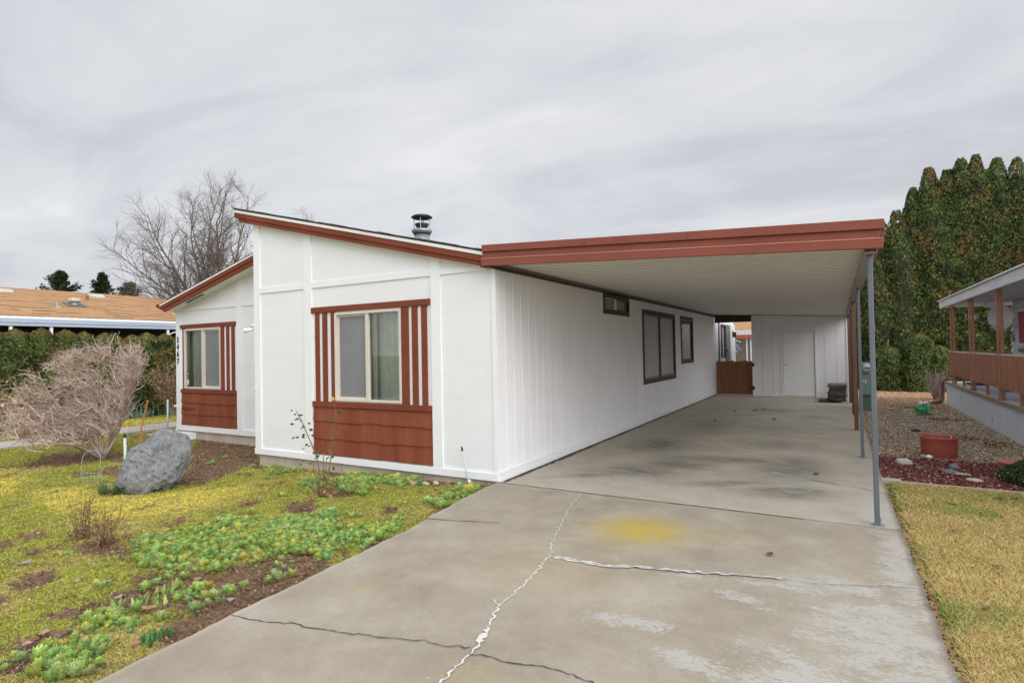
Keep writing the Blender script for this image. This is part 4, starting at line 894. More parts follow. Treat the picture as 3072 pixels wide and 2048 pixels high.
    bulk('crown',np.vstack(VV),np.vstack(FF),m_leaf,t,np.vstack(CC)); return t
# tall arborvitae row at right, behind the gravel
g_='tall arborvitae trees in a row behind the gravel yard'
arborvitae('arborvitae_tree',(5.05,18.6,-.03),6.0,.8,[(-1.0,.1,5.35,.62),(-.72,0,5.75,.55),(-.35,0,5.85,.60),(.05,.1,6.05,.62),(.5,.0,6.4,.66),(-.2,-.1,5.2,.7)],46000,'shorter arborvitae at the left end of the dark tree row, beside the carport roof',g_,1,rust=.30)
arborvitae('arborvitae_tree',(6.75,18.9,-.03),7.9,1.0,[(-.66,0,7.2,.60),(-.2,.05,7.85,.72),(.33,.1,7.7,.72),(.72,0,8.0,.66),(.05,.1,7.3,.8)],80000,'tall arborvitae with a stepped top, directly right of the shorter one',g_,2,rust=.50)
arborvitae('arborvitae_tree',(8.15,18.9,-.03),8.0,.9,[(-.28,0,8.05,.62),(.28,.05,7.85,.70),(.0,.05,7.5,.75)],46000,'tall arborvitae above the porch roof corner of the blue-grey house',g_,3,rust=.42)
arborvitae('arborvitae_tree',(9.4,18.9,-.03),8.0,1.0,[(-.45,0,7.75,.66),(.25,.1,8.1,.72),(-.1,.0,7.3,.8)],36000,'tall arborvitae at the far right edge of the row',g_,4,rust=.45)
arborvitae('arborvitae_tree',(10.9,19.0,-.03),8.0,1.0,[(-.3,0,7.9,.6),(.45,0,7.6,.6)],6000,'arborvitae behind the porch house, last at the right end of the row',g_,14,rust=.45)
arborvitae('arborvitae_shrub',(6.15,17.3,-.03),2.2,.6,[(-.2,0,1.9,.5),(.35,.1,1.5,.5)],9000,'low dark evergreen shrub at the foot of the tall arborvitaes','low evergreens under the trees',5,rust=.0,cat='shrub',top_round=True,green=(.085,.13,.035))
arborvitae('arborvitae_shrub',(5.1,17.5,-.03),2.0,.6,[(0,0,1.5,.6)],6000,'low dark evergreen shrub under the shorter arborvitae near the meter pedestal','low evergreens under the trees',6,rust=.0,cat='shrub',top_round=True,green=(.085,.13,.035))
# clipped hedge at left
hl=['clipped hedge shrub at the left edge of the photo','second clipped hedge shrub from the left edge, the tallest','hedge shrub right of the gap in the hedge top','hedge shrub behind the top of the bare pruned bush','hedge shrub below the white porch arch','dark hedge shrub behind the dead brown shrub','hedge shrub nearest the house corner']
hy=[.15,1.25,2.25,3.0,3.95,5.05,6.1]; hh=[2.62,2.62,2.55,2.5,2.55,2.5,2.45]
for k in range(7): arborvitae('hedge_shrub',(-15.15,hy[k],-.2),hh[k],.66,[(0,-.25,hh[k],.52),(.08,.25,hh[k]-.03,.55),(0,0,hh[k]-.2,.62)],24000,hl[k],'clipped evergreen hedge in front of the tan-roofed house',20+k,rust=.20,cat='hedge',top_round=True,leaf=.072,green=(.062,.092,.022))
arborvitae('hedge_shrub',(-15.15,-1.0,-.2),2.6,.66,[(0,0,2.6,.66)],5000,'hedge shrub outside the left edge, next to the leftmost one','clipped evergreen hedge in front of the tan-roofed house',29,rust=.20,cat='hedge',top_round=True,leaf=.075)
# dead brown shrub by the house corner
def leafy_shrub(name,base,H,R,n,cols,label,cat,seed,stems=24,leaf=.06,twigm=m_barkbush,leanx=0):
    rs=random.Random(seed); t=thing(name,base,label,cat); b=Vector(base); Ps=[];Rs=[];tipsP=[]
    for k in range(stems):
        a=rs.uniform(0,2*PI); ti=rs.uniform(.05,.6)*R/H*1.6; d=(math.cos(a)*math.sin(ti)+leanx,math.sin(a)*math.sin(ti),math.cos(ti))
        p,r_=grow(b+Vector((math.cos(a),math.sin(a),0))*.08,d,H*rs.uniform(.6,1.08),.012,.003,7,.10,.0,rs); Ps.append([tuple(q) for q in p]); Rs.append(r_)
        for q in range(5):
            i=rs.randint(2,5); p2,r2_=grow(p[i],(rs.gauss(0,1),rs.gauss(0,1),rs.uniform(.2,1.2)),H*.22,.005,.002,7,.12,0,rs); Ps.append([tuple(x) for x in p2]); Rs.append(r2_)
    V,F=tubes(Ps,Rs,4); bulk('stems',V,F,twigm,t,None,True)
    if n:
        A=np.array(Ps); r=np.random.default_rng(seed); i=r.integers(0,len(A),n); j=r.integers(2,7,n); P=A[i,j]+r.normal(size=(n,3))*.05
        V,F=sprays(P,r.normal(size=(n,3)),leaf*r.uniform(.6,1.4,n),r,.2,.7); cc=np.array(cols)[r.integers(0,len(cols),n)]*r.uniform(.7,1.25,(n,1)); bulk('leaves',V,F,m_leaf,t,np.repeat(cc,4,0))
    return t
leafy_shrub('dead_shrub',(-14.0,3.9,-.2),1.75,.75,1700,[(.34,.19,.085),(.24,.12,.055),(.40,.27,.12),(.16,.12,.04)],'dead brown shrub with withered tan leaves beside the house corner','shrub',31,40)
leafy_shrub('dead_shrub',(-13.6,4.7,-.2),1.3,.6,700,[(.34,.19,.085),(.24,.12,.055),(.16,.14,.05)],'smaller withered shrub partly hidden behind the house corner','shrub',32,24)
leafy_shrub('hydrangea_bush',(-13.0,-.2,-.2),1.35,.9,1300,[(.30,.27,.12),(.36,.12,.05),(.46,.40,.24),(.16,.20,.07),(.22,.07,.04)],'hydrangea bush with faded seed heads and reddish leaves at the left edge','shrub',33,44,.085)
leafy_shrub('bare_shrub',(6.0,13.9,-.02),.95,.35,0,[],'small leafless twiggy shrub beside the porch corner','shrub',34,34)
# far conifers and bare trees
def conifer(name,base,H,R,n,label,seed,levels=22,open_=.0,col=(.028,.045,.018)):
    rs=random.Random(seed); t=thing(name,base,label,'tree','conifers on the skyline behind the tan roof'); b=Vector(base); mb=MB(); mb.tube([b,b+Vector((0,0,H))],[.2,.02],8); mb.build('trunk',m_bark,t,True)
    Ps=[];Rs=[]
    for k in range(levels*7):
        u=(k+rs.random())/(levels*7); z=H*(.25+.73*u); L_=R*(1-u)**.75*rs.uniform(.6,1.1)+.15; a=rs.uniform(0,2*PI); d=Vector((math.cos(a),math.sin(a),.35+.9*u**3)); p,r_=grow(b+Vector((0,0,z)),d,L_,.03,.008,6,.06,-.10*(1-u),rs); Ps.append([tuple(q) for q in p]); Rs.append(r_)
    V,F=tubes(Ps,Rs,3); bulk('branches',V,F,m_bark,t)
    A=np.array(Ps); r=np.random.default_rng(seed); i=r.integers(0,len(A),n); f=r.random(n)*4.99; j=f.astype(int); P=A[i,j]+(A[i,j+1]-A[i,j])*(f-j)[:,None]; P+=r.normal(size=(n,3))*.06; P[:,2]-=np.abs(r.normal(size=n))*.12
    V,F=sprays(P,r.normal(size=(n,3)),.22*r.uniform(.6,1.5,n),r,.6,.5); cc=np.array(col)*r.uniform(.5,1.7,(n,1)); bulk('needles',V,F,m_leaf,t,np.repeat(cc,4,0)); return t
conifer('spruce_tree',(-49.85,15.06,-.2),8.9,3.9,9000,'dark spruce with drooping open branches poking above the tan roof, the left one',41)
conifer('spruce_tree',(-47.04,16.69,-.2),8.7,2.6,11000,'dense dark spruce tip above the tan roof beside the bare tree',42)
conifer('pine_tree',(-45.4,17.9,-.2),7.9,3.2,7000,'brownish rounded pine low behind the left branches of the bare tree',43,col=(.075,.06,.03))
bare_tree('bare_tree',(-21.5,9.7,-.2),10.2,'large leafless grey tree fanning out behind the house roof',random.Random(21),4.3,4.6,1.7,17,8,5,18)
bare_tree('bare_tree',(-22.5,15.9,-.2),10.3,'distant leafless tree whose top twigs barely show above the main roof',random.Random(15),1.7,1.7,3,8,6,5,8)

# ================================================================== pruned bare bush in the yard
def pruned_bush():
    rs=random.Random(77); base=Vector((-7.74,-.82,-.17)); t=thing('pruned_bush',base,'bare pruned bush with pinkish tan twigs swept to the left, by the boulder','bush')
    K=.00265; KX=K*.81; SF=Vector((base.x-CAM.x,base.y-CAM.y,0)).normalized(); SR=Vector((SF.y,-SF.x,0))
    def P3(px,py,d): return base+SR*((px-700)*KX)+EZ*((1062-py)*K)+SF*d
    limbs=[]   # in picture-plane coordinates of the plant itself
    paths=[[(700,1060),(760,960),(800,850),(860,700),(905,600),(935,480),(960,330)],[(700,1060),(735,950),(745,860),(800,760),(870,640),(900,480),(905,380)],
     [(690,1060),(640,960),(615,860),(600,760),(560,600),(500,480),(430,400)],[(690,1060),(660,980),(655,880),(650,760),(690,600),(700,450),(720,320)],
     [(680,1060),(560,990),(440,900),(330,830),(230,760),(160,700),(110,650)],[(680,1060),(600,1000),(500,960),(400,900),(300,860),(200,850),(110,840)],
     [(700,1060),(745,940),(760,830),(800,640),(790,540),(760,440),(800,320)],[(690,1060),(630,970),(560,880),(470,780),(380,660),(310,560),(280,470)],
     [(700,1060),(700,960),(670,820),(620,640),(600,500),(590,400),(600,310)],[(700,1060),(790,930),(850,780),(880,640),(940,540),(965,440),(985,420)],
     [(690,1060),(600,980),(520,900),(420,830),(300,720),(220,620),(190,560)],[(690,1060),(640,990),(570,940),(480,850),(360,780),(240,700),(140,640)]]
    main=[]
    for i,pa in enumerate(paths):
        dd=rs.uniform(-.7,.7); r0=rs.uniform(.018,.032); pts=[]; rr=[]
        for k,(x,y) in enumerate(pa):
            u=k/6; pts.append(P3(x+rs.gauss(0,6),y+rs.gauss(0,6),dd*u*1.1+rs.gauss(0,.02))); rr.append(r0*(1-.72*u))
        # smooth by subdivision
        q=[];qr=[]
        for k in range(6):
            for s in (0,.5): q.append(pts[k].lerp(pts[k+1],s)); qr.append(rr[k]+(rr[k+1]-rr[k])*s)
        q.append(pts[-1]); qr.append(rr[-1])
        for _ in range(2): q=[q[0]]+[(q[k-1]+q[k]*2+q[k+1])/4 for k in range(1,len(q)-1)]+[q[-1]]
        mb=MB(); mb.tube(q,qr,8); mb.build('limb',m_barkbush,t,True); main.append((q,qr))
    lv1=[];lv2=[];lv3=[]
    def flow(p):  # twig direction: left side sweeps left, right side goes up
        x=(p-base).dot(SR)/.81; s=max(0,min(1,(.35-x)/.9)); return (-SR*(.95*s)+EZ*(1.05-.80*s)).normalized()
    def inside(p):
        x=700+(p-base).dot(SR)/KX+rs.gauss(0,38); y=1062-(p-base).z/K+rs.gauss(0,34)
        poly=[(60,830),(90,730),(150,600),(200,500),(290,400),(420,345),(560,285),(760,275),(950,290),(985,440),(940,600),(880,720),(830,830),(740,930),(600,950),(380,900),(120,880)]
        c=False
        for i in range(len(poly)):
            (x1,y1),(x2,y2)=poly[i],poly[(i+1)%len(poly)]
            if (y1>y)!=(y2>y) and x<(x2-x1)*(y-y1)/(y2-y1)+x1: c=not c
        return c
    for q,qr in main:
        for k in range(26):
            i=rs.randint(2,len(q)-2); p=q[i].lerp(q[i+1],rs.random()); d=flow(p)+Vector((rs.gauss(0,.75),rs.gauss(0,.75),rs.gauss(0,.65)))
            lv1.append(grow(p,d,rs.uniform(.22,.60),qr[i]*.38,.0045,8,.24,.0,rs))
    for pts,r_ in lv1:
        for k in range(8):
            i=rs.randint(1,6); d=flow(pts[i])*1.0+Vector((rs.gauss(0,.62),rs.gauss(0,.62),rs.gauss(0,.58)))
            lv2.append(grow(pts[i],d,rs.uniform(.12,.34),.0046,.003,6,.26,.03,rs))
    for pts,r_ in lv2:
        if not inside(pts[-1]): continue
        for k in range(3):
            i=rs.randint(1,5); d=flow(pts[i])*1.2+Vector((rs.gauss(0,.6),rs.gauss(0,.6),rs.gauss(0,.6)))
            lv3.append(grow(pts[i],d,rs.uniform(.08,.22),.0038,.0022,5,.26,.04,rs))
    lv2=[a for a in lv2 if inside(a[0][-2])]; lv3=[a for a in lv3 if inside(a[0][-2])]; lv1=[a for a in lv1 if inside(a[0][-3])]
    cols=np.array([(.56,.43,.36),(.43,.31,.26),(.70,.58,.49),(.34,.22,.18),(.52,.45,.35)])
    r=np.random.default_rng(4)
    for nm,lv,s in (('branches',lv1,5),('twigs',lv2,4),('fine_twigs',lv3,3)):
        A=np.array([[tuple(x) for x in p] for p,_ in lv]); R=np.array([x for _,x in lv]); V,F=tubes(A,R,s); per=len(V)//len(A)
        cc=cols[r.integers(0,5,len(A))]*r.uniform(.8,1.15,(len(A),1)); bulk(nm,V,F,m_twigbush,t,np.repeat(cc,per,0),True)
    return t
pruned_bush()
mb=MB(); mb.tube([(-7.05,-.62,-.2),(-6.98,-.58,.35),(-6.86,-.53,.86)],.013,8); single(mb,'orange_stake',m_stakeor,(-7.05,-.62,-.2),'rusty orange stake leaning behind the bare pruned bush','stake')

# ================================================================== boulder
def boulder():
    base=Vector((-4.51,-1.73,-.17)); K=.00203; cx,cyy=1060,1100; SF=Vector((base.x-CAM.x,base.y-CAM.y,0)).normalized(); SR=Vector((SF.y,-SF.x,0))
    out_=[(1100,888),(1160,905),(1230,935),(1290,965),(1305,1010),(1280,1080),(1240,1160),(1205,1225),(1130,1262),(1040,1285),(950,1310),(870,1280),(800,1205),(815,1150),(870,1070),(940,1000),(1010,965),(1050,915)]
    ang=[];rad=[]
    for (x,y) in out_: ang.append(math.atan2(-(y-cyy),x-cx)); rad.append(math.hypot(x-cx,y-cyy)*K)
    o=np.argsort(ang); ang=np.array(ang)[o]; rad=np.array(rad)[o]; ang=np.concatenate([[ang[-1]-2*PI],ang,[ang[0]+2*PI]]); rad=np.concatenate([[rad[-1]],rad,[rad[0]]])
    ctr=base+SR*((cx-1000)*K*.84)+EZ*((1272-cyy)*K)
    nu,nv=220,140; th=np.linspace(0,PI,nv); ph=np.linspace(0,2*PI,nu,endpoint=False); TH,PH=np.meshgrid(th,ph,indexing='ij')
    # sphere with its pole along the depth axis so the outline is the equator
    rr=np.interp(((PH+PI)%(2*PI))-PI,ang,rad); s=np.sin(TH)**.72; a=rr*s*np.cos(PH); b=rr*s*np.sin(PH); d=-.38*np.sign(np.cos(TH))*np.abs(np.cos(TH))**.85+.05*np.sin(PH)*0
    d=d*(1-.35*np.clip(b/.45,-1,1)) # leaning back face
    P=np.stack([a.ravel(),b.ravel(),d.ravel()],1); nrm=P/np.linalg.norm(P,axis=1,keepdims=True)
    pitsn=fn(P,9,1,3); pl=.030*fn(P,1.6,3,2)+.016*fn(P,5,5,2)-.016*np.clip(pitsn-.15,0,1)*1.6+.005*fn(P,22,2,2)
    fr=np.random.default_rng(9); cut=np.ones(len(P))
    un=P/np.array([.5,.42,.38])
    for _ in range(26):
        k=fr.normal(size=3); k/=np.linalg.norm(k); k[1]*=.7
        dd_=un@k; cut=np.minimum(cut,np.where(dd_>.80,.80/np.maximum(dd_,.01)*(1.0)+.0,1))
    lim=np.where(np.abs(P[:,2])<.10,.985,cut); P=P*np.minimum(1,np.maximum(cut,.93))[:,None]*1.0+0*lim[:,None]
    P=P+nrm*pl[:,None]
    Vw=np.array(ctr)+P[:,:1]*.93*np.array(SR)+P[:,1:2]*1.05*np.array(EZ)+P[:,2:3]*np.array(SF)
    idx=np.arange(nv*nu).reshape(nv,nu); nx_=np.roll(idx,-1,1); F=np.stack([idx[:-1].ravel(),idx[1:].ravel(),nx_[1:].ravel(),nx_[:-1].ravel()],1)
    o=bulk('boulder',Vw,F,m_rock,None,None,True,tuple(base)); props(o,'rough grey lava boulder leaning in the front yard','boulder')
boulder()
# ---- pale marker pipes
def pipe(x,y,z,h,lean,label,r=.016,cap=True):
    t=thing('marker_pipe',(x,y,z),label,'pipe','pale plastic pipes standing in the yard'); top=Vector((x+lean[0],y+lean[1],z+h)); b=Vector((x,y,z-.05)); d=(top-b).normalized()
    mb=MB(); mb.tube([b,top],r,12); mb.build('pipe',m_pvc,t,True)
    if cap: mb=MB(); mb.tube([top,top+d*.035],[r*1.15,r*1.15],12); mb.tube([top+d*.036,top+d*.055],[r*.8,r*.9],10); mb.build('cap',m_rubber,t,True)
    return t
pipe(-5.58,-1.50,-.18,.60,(-.02,0),'pale pipe with a black tip standing behind the grey boulder',.02)
pipe(-10.1,1.56,-.18,.80,(.03,0),'pale pipe near the downspout at the house corner',.02)
q=pipe(-.34,-.13,-.06,.43,(-.11,.0),'thin grey pipe leaning against the white wall by the driveway',.011)
mb=MB(); mb.tube([(-.34,-.13,-.1),(-.355,-.13,.02)],.02,10); mb.build('collar',m_whiteplastic,q,True)

# ---- wire border fence panels
def hoop_panel(p0,p1,h,label,hoops=2,z=-.18,r=.0034,inner=True,lean=0):
    a=Vector((*p0,z)); b=Vector((*p1,z)); t=thing('wire_border_fence',a,label,'garden fence','green wire garden border panels')
    d=b-a; W_=d.length/hoops; dn=d.normalized(); nn=Vector((-dn.y,dn.x,0))*lean
    for k in range(hoops):
        mb=MB(); o=a+dn*W_*k
        def arch(o,w,h1,h2):
            pts=[o+Vector((0,0,-.05)),o+EZ*h1*.6+nn*.3,o+EZ*h1+nn*.6]
            for i in range(1,8): th=PI*i/8; pts.append(o+dn*(w/2-w/2*math.cos(th))+EZ*(h1+(h2-h1)*math.sin(th))+nn*.8)
            pts+= [o+dn*w+EZ*h1+nn*.6,o+dn*w+EZ*h1*.6+nn*.3,o+dn*w+Vector((0,0,-.05))]; mb.tube(pts,r,5)
        arch(o,W_*.96,h*.7,h)
        if inner: arch(o+dn*W_*.27,W_*.42,h*.45,h*.62); arch(o+dn*W_*.40,W_*.17,h*.3,h*.45)
        mb.build('hoop',m_wire,t,True)
    mb=MB(); mb.tube([a+EZ*h*.30+nn*.2,b+EZ*h*.30+nn*.2],r,5); mb.tube([a+EZ*h*.16+nn*.1,b+EZ*h*.16+nn*.1],r*.8,5); mb.build('rail',m_wire,t)
    mb=MB()
    for k in range(hoops*5): o=a+dn*d.length*(k+.5)/(hoops*5); mb.tube([o-EZ*.04,o+EZ*h*.30+nn*.2],r*.7,4)
    mb.build('uprights',m_wire,t)
hoop_panel((-14.3,2.75),(-14.4,3.5),.50,'green wire hoop border left of the gap, along the hedge bed',2)
hoop_panel((-14.15,2.9),(-14.35,3.3),.42,'short green wire hoop border overlapping another by the hedge',1)
hoop_panel((-14.43,3.65),(-14.45,4.35),.50,'green wire hoop border beside the house corner, in front of the dead shrub',1)
hoop_panel((-14.2,2.0),(-14.3,2.7),.42,'green wire hoop border seen through the bare bush',2)
hoop_panel((-5.84,-1.97),(-5.62,-1.82),.0+.46,'bent green wire hoop in front of the boulder, the left one',1,inner=False,lean=.05)
hoop_panel((-4.85,-2.13),(-4.45,-1.93),.40,'thin green wire hoop standing against the boulder',1,inner=False,lean=-.03)
# low welded wire strip along the path
t=thing('wire_mesh_strip',(-10.1,.9,-.18),'faint low wire mesh strip along the garden path','wire mesh'); mb=MB()
for k in range(16): y=.75+k*.055; mb.tube([(-10.15,y,-.2),(-10.15,y,.10)],.0035,4)
for z in (-.1,0,.09): mb.tube([(-10.15,.73,z),(-10.15,1.6,z)],.0035,4)
mb.build('mesh',m_galv,t)
mb=MB(); mb.box(-10.0,-9.4,1.05,1.3,-.19,-.13); single(mb,'splash_block',m_path,(-9.7,1.2,-.19),'flat concrete splash block below the white downspout','splash block',bevel=.01)

# ================================================================== ground cover in the left yard
def edge_ok(P,margin=.0):
    xl=interp(LE,P[:,1]); ok=P[:,0]<xl-margin
    ok&=~((P[:,1]>-.02)&(P[:,0]>-4.62)); ok&=~((P[:,1]>1.26)&(P[:,0]>-9.1)&(P[:,0]<0)); ok&=~((P[:,0]<-10.93)&(P[:,0]>-12.02))
    return ok
def sample_near(n,x0,x1,y0,y1,rs,pw=1.5,dmin=1.8):
    """random points, denser near the viewpoint"""
    out_=[];tot=0
    while tot<n:
        q=np.stack([rs.uniform(x0,x1,n*2),rs.uniform(y0,y1,n*2)],1); d=np.hypot(q[:,0]-CAM.x,q[:,1]-CAM.y); keep=rs.random(len(q))<(dmin/np.maximum(d,dmin))**pw
        q=q[keep]; rel=q-np.array([CAM.x,CAM.y]); dep=rel[:,0]*(-sy)+rel[:,1]*cy; lat=rel[:,0]*cy+rel[:,1]*sy; q=q[(dep>.8)&(np.abs(lat)<dep*.95+.5)]
        out_.append(q); tot+=len(q)
    return np.vstack(out_)[:n]
def blades(P,Z,h,wd,c,rs,lean=.5,matl=None,name='grass',curl=True):
    n=len(P); a=rs.uniform(0,2*PI,n); l=rs.normal(size=(n,2))*lean*h[:,None]
    b=np.column_stack([P,Z]); side=np.stack([np.cos(a),np.sin(a),np.zeros(n)],1)*wd[:,None]/2
    mid=b+np.column_stack([l*.35,h*.6]); tip=b+np.column_stack([l,h])
    V=np.stack([b-side,b+side,mid+side*.7,tip,mid-side*.7],1).reshape(-1,3); i=np.arange(n)[:,None]*5
    F=np.vstack([i+np.array([0,1,2,4]),]); F3=i+np.array([4,2,3,3])
    # second face as a quad with the tip split
    V2=np.stack([mid-side*.7,mid+side*.7,tip+side*.08,tip-side*.08],1).reshape(-1,3); V1=np.stack([b-side,b+side,mid+side*.7,mid-side*.7],1).reshape(-1,3)
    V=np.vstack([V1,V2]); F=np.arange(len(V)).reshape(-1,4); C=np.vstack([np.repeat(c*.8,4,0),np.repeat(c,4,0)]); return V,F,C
rs=np.random.default_rng(101)
P=sample_near(300000,-14.4,.6,-6.5,3.9,rs,1.25,2.2); P=P[edge_ok(P,.01)]
c,soil,so_=lawn_color(P); keep=rs.random(len(P))>soil*.97; P=P[keep]; c=c[keep]; d=np.hypot(P[:,0]-CAM.x,P[:,1]-CAM.y)
n=len(P); clump=fn(P,3.2,5,2); h=(.007+.009*rs.random(n)+.004*clump)*(1+.05*d); wd=.0034*(1+.30*d)*rs.uniform(.6,1.3,n)
c=c*(1+.20*clump[:,None]+.25*rs.normal(size=(n,1))); alt=rs.random(n)<.26; c[alt]=np.array([.44,.345,.19])*rs.uniform(.6,1.2,(alt.sum(),1)); c=np.clip(c,.01,.9)
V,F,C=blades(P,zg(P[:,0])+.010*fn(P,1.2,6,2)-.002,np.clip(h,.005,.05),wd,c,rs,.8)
moss=bulk('moss_and_grass',V,F,m_ground_leaf,None,C); props(moss,'yellow-green moss and fine grass covering the front yard','moss',None,'stuff')
# longer tufts along the slab edge and near the border
# ---- lobed weeds
def weed_proto(seed,nl=13,dense=1.0):
    rs=np.random.default_rng(seed); V=[];F=[];C=[]
    for k in range(nl):
        a=2*PI*(k+rs.random()*.7)/nl*2.4; el=rs.uniform(.45,1.35) if k>3 else rs.uniform(1.0,1.45); L_=rs.uniform(.65,1.0); d=np.array([math.cos(a)*math.cos(el),math.sin(a)*math.cos(el),math.sin(el)])
        sd=np.array([-math.sin(a),math.cos(a),0]); ns=8; pts=[]
        for i in range(ns+1):
            u=i/ns; p=d*L_*u+np.array([0,0,-.30*u*u*L_]); pts.append(p)
        col0=np.array([.31,.46,.165])*rs.uniform(.8,1.2)
        for i in range(ns):
            u=(i+.5)/ns; wv=.012+.012*math.sin(PI*u)
            b=len(V); V+= [pts[i]-sd*wv,pts[i]+sd*wv,pts[i+1]+sd*wv*.9,pts[i+1]-sd*wv*.9]; F.append([b,b+1,b+2,b+3]); C+= [col0*1.0]*4
            if i>=1:
                lw=(.10+.13*math.sin(PI*(u*.9+.08)))*rs.uniform(.75,1.2)
                for s in (-1,1):
                    up_=np.array([0,0,rs.uniform(-.03,.09)]); fw=d*rs.uniform(.01,.09); b=len(V)
                    V+= [pts[i]+sd*s*wv*.8,pts[i]+sd*s*lw+fw*.8+up_,pts[i]+sd*s*lw*.72+fw+d*.05+up_*1.3,pts[i]+sd*s*wv*.8+d*.05]; F.append([b,b+1,b+2,b+3] if s>0 else [b+3,b+2,b+1,b]); C+= [col0*rs.uniform(.85,1.2)]*4
    return np.array(V),np.array(F),np.array(C)
protos=[weed_proto(s,rs_n) for s,rs_n in ((1,13),(2,16),(3,18),(4,14),(5,11))]
def plant_many(P,Z,S,rs,tint=None,protos=protos):
    VV=[];FF=[];CC=[];off=0
    for k in range(len(P)):
        v,f,c=protos[rs.integers(0,len(protos))]; a=rs.uniform(0,2*PI); ca,sa=math.cos(a),math.sin(a)
        q=v*S[k]; q=np.stack([q[:,0]*ca-q[:,1]*sa,q[:,0]*sa+q[:,1]*ca,q[:,2]*rs.uniform(.8,1.25)],1)+np.array([P[k,0],P[k,1],Z[k]])
        cc=c*rs.uniform(.78,1.25)*np.array([rs.uniform(.85,1.35),1,rs.uniform(.55,1.15)])
        if rs.random()<.1: cc=cc*np.array([1.5,1.1,.8])
        VV.append(q);FF.append(f+off);CC.append(cc); off+=len(v)
    return np.vstack(VV),np.vstack(FF),np.clip(np.vstack(CC),.01,.9)
wl=['large patch of feathery green weeds in the middle of the front yard','patch of broad green weeds at the bottom left corner by the driveway','small weed patch just above the bottom left one','tiny weed tuft between the bottom weeds and the slab edge','weed tuft beside the pale iris leaves','long band of green weeds along the driveway edge','green weeds under the shingle panel by the rose','green weeds left of the rose stems','low weeds along the foot of the white front wall, left end','dense green weed clump where the driveway meets the wall']
for i,poly in enumerate(WEEDS):
    rs=np.random.default_rng(200+i); xs=[p[0] for p in poly]; ys_=[p[1] for p in poly]; A=abs(sum(poly[k][0]*poly[(k+1)%len(poly)][1]-poly[(k+1)%len(poly)][0]*poly[k][1] for k in range(len(poly))))/2
    n=int(A*640)+6; q=np.stack([rs.uniform(min(xs),max(xs),n*5),rs.uniform(min(ys_),max(ys_),n*5)],1); q=q[inpoly(q[:,0],q[:,1],poly)]; q=q[edge_ok(q,-.03)]; q=q[fn(q,2.2,3,2)>-.75][:n]
    q=np.vstack([q,q[:max(3,len(q)//5)]+rs.normal(size=(max(3,len(q)//5),2))*.16]); q=q[edge_ok(q,-.02)]
    big=1.35 if i in (6,9) else (1.15 if i in (1,) else 1.0); S=rs.uniform(.028,.088,len(q))*big*(1+.35*fn(q,1.6,6,2))
    V,F,C=plant_many(q,zg(q[:,0])-.004,S,rs); o=bulk('weed_patch',V,F,m_leaf,None,C,False,(poly[0][0],poly[0][1],-.1)); props(o,wl[i],'weeds','weed patches in the yard','stuff')
# single weeds
rs=np.random.default_rng(300); sl_=['left of the rose plant, out in the moss','in front of the rose stems','nearest the driveway on the mossy strip','at the upper edge of the driveway weed band','above the large weed patch','alone left of the dry stems','dark tuft in the open moss near the bottom','on bare soil under the large patch','at the slab edge on cracked soil','just below the cracked soil','in the gap of the large patch','on the cracked soil by the slab','beside the slab edge near the bottom','by the iris leaves near the slab','in the bottom left corner','at the left frame edge near the bottom','on the brown bed below the low wing','in the middle of the brown bed','nearest the tall wall corner','by the corner where the low wing meets the tall wall','on the soil right of the large patch','beside the slab on cracked soil, lower one','small, at the slab edge halfway down','beneath the cracked soil near the slab','at the right tip of the large patch','in the bottom weeds by the slab','lowest one in the bottom left weeds']
for k,(x,y) in enumerate(SINGLES):
    m_=3 if k%3 else 5; q=np.array([[x,y]])+rs.normal(size=(m_,2))*.035; V,F,C=plant_many(q,zg(q[:,0])-.003,rs.uniform(.05,.085,m_),rs)
    o=bulk('weed',V,F,m_leaf,None,C*np.array([1.05,1,1.15]),False,(x,y,float(zg(x)))); props(o,'small grey-green weed '+sl_[k],'weed','single weeds scattered in the yard')
# ---- leaf litter and crumbs
def litter(P,Z,S,cols,rs,flat=.35,thick=False):
    n=len(P); N_=np.stack([rs.normal(size=n)*flat,rs.normal(size=n)*flat,np.ones(n)],1); N_/=np.linalg.norm(N_,axis=1,keepdims=True)
    a=rs.uniform(0,2*PI,n); T_=np.stack([np.cos(a),np.sin(a),np.zeros(n)],1); U=np.cross(N_,T_); U/=np.linalg.norm(U,axis=1,keepdims=True); W=np.cross(U,N_)
    b=np.column_stack([P,Z+S*.18]); s=S[:,None]; asp=rs.uniform(.35,.8,(n,1)); cu=N_*s*rs.uniform(0,.35,(n,1))
    V1=np.stack([b-W*s*.5+cu,b-U*s*asp*.45,b+W*s*.5+cu,b+U*s*asp*.45],1)
    V=V1.reshape(-1,3); F=np.arange(4*n).reshape(n,4); c=np.array(cols)[rs.integers(0,len(cols),n)]*rs.uniform(.65,1.3,(n,1)); return V,F,np.repeat(np.clip(c,0,.9),4,0)
rs=np.random.default_rng(401); P=sample_near(17000,-12,.6,-6.4,1.2,rs,1.3,2.2); P=P[edge_ok(P,.005)]; c,soil,so_=lawn_color(P)
bl=inpoly(P[:,0],P[:,1],[(-3.2,-3.2),(-2,-3.0),(-.2,-3.5),(.35,-3.9),(.6,-6),(-3.5,-6)])
P=P[(rs.random(len(P))<.10+.55*soil+.22*bl)]; n=len(P); d=np.hypot(P[:,0]-CAM.x,P[:,1]-CAM.y)
V,F,C=litter(P,zg(P[:,0])+.006,rs.uniform(.008,.024,n)*(1+.05*d),[(.20,.13,.09),(.34,.24,.17),(.14,.09,.06),(.46,.36,.27),(.24,.12,.07),(.30,.22,.16)],rs,.6)
props(bulk('leaf_litter',V,F,m_ground_leaf,None,C),'brown crumbs and broken leaves strewn over the yard','leaf litter',None,'stuff')
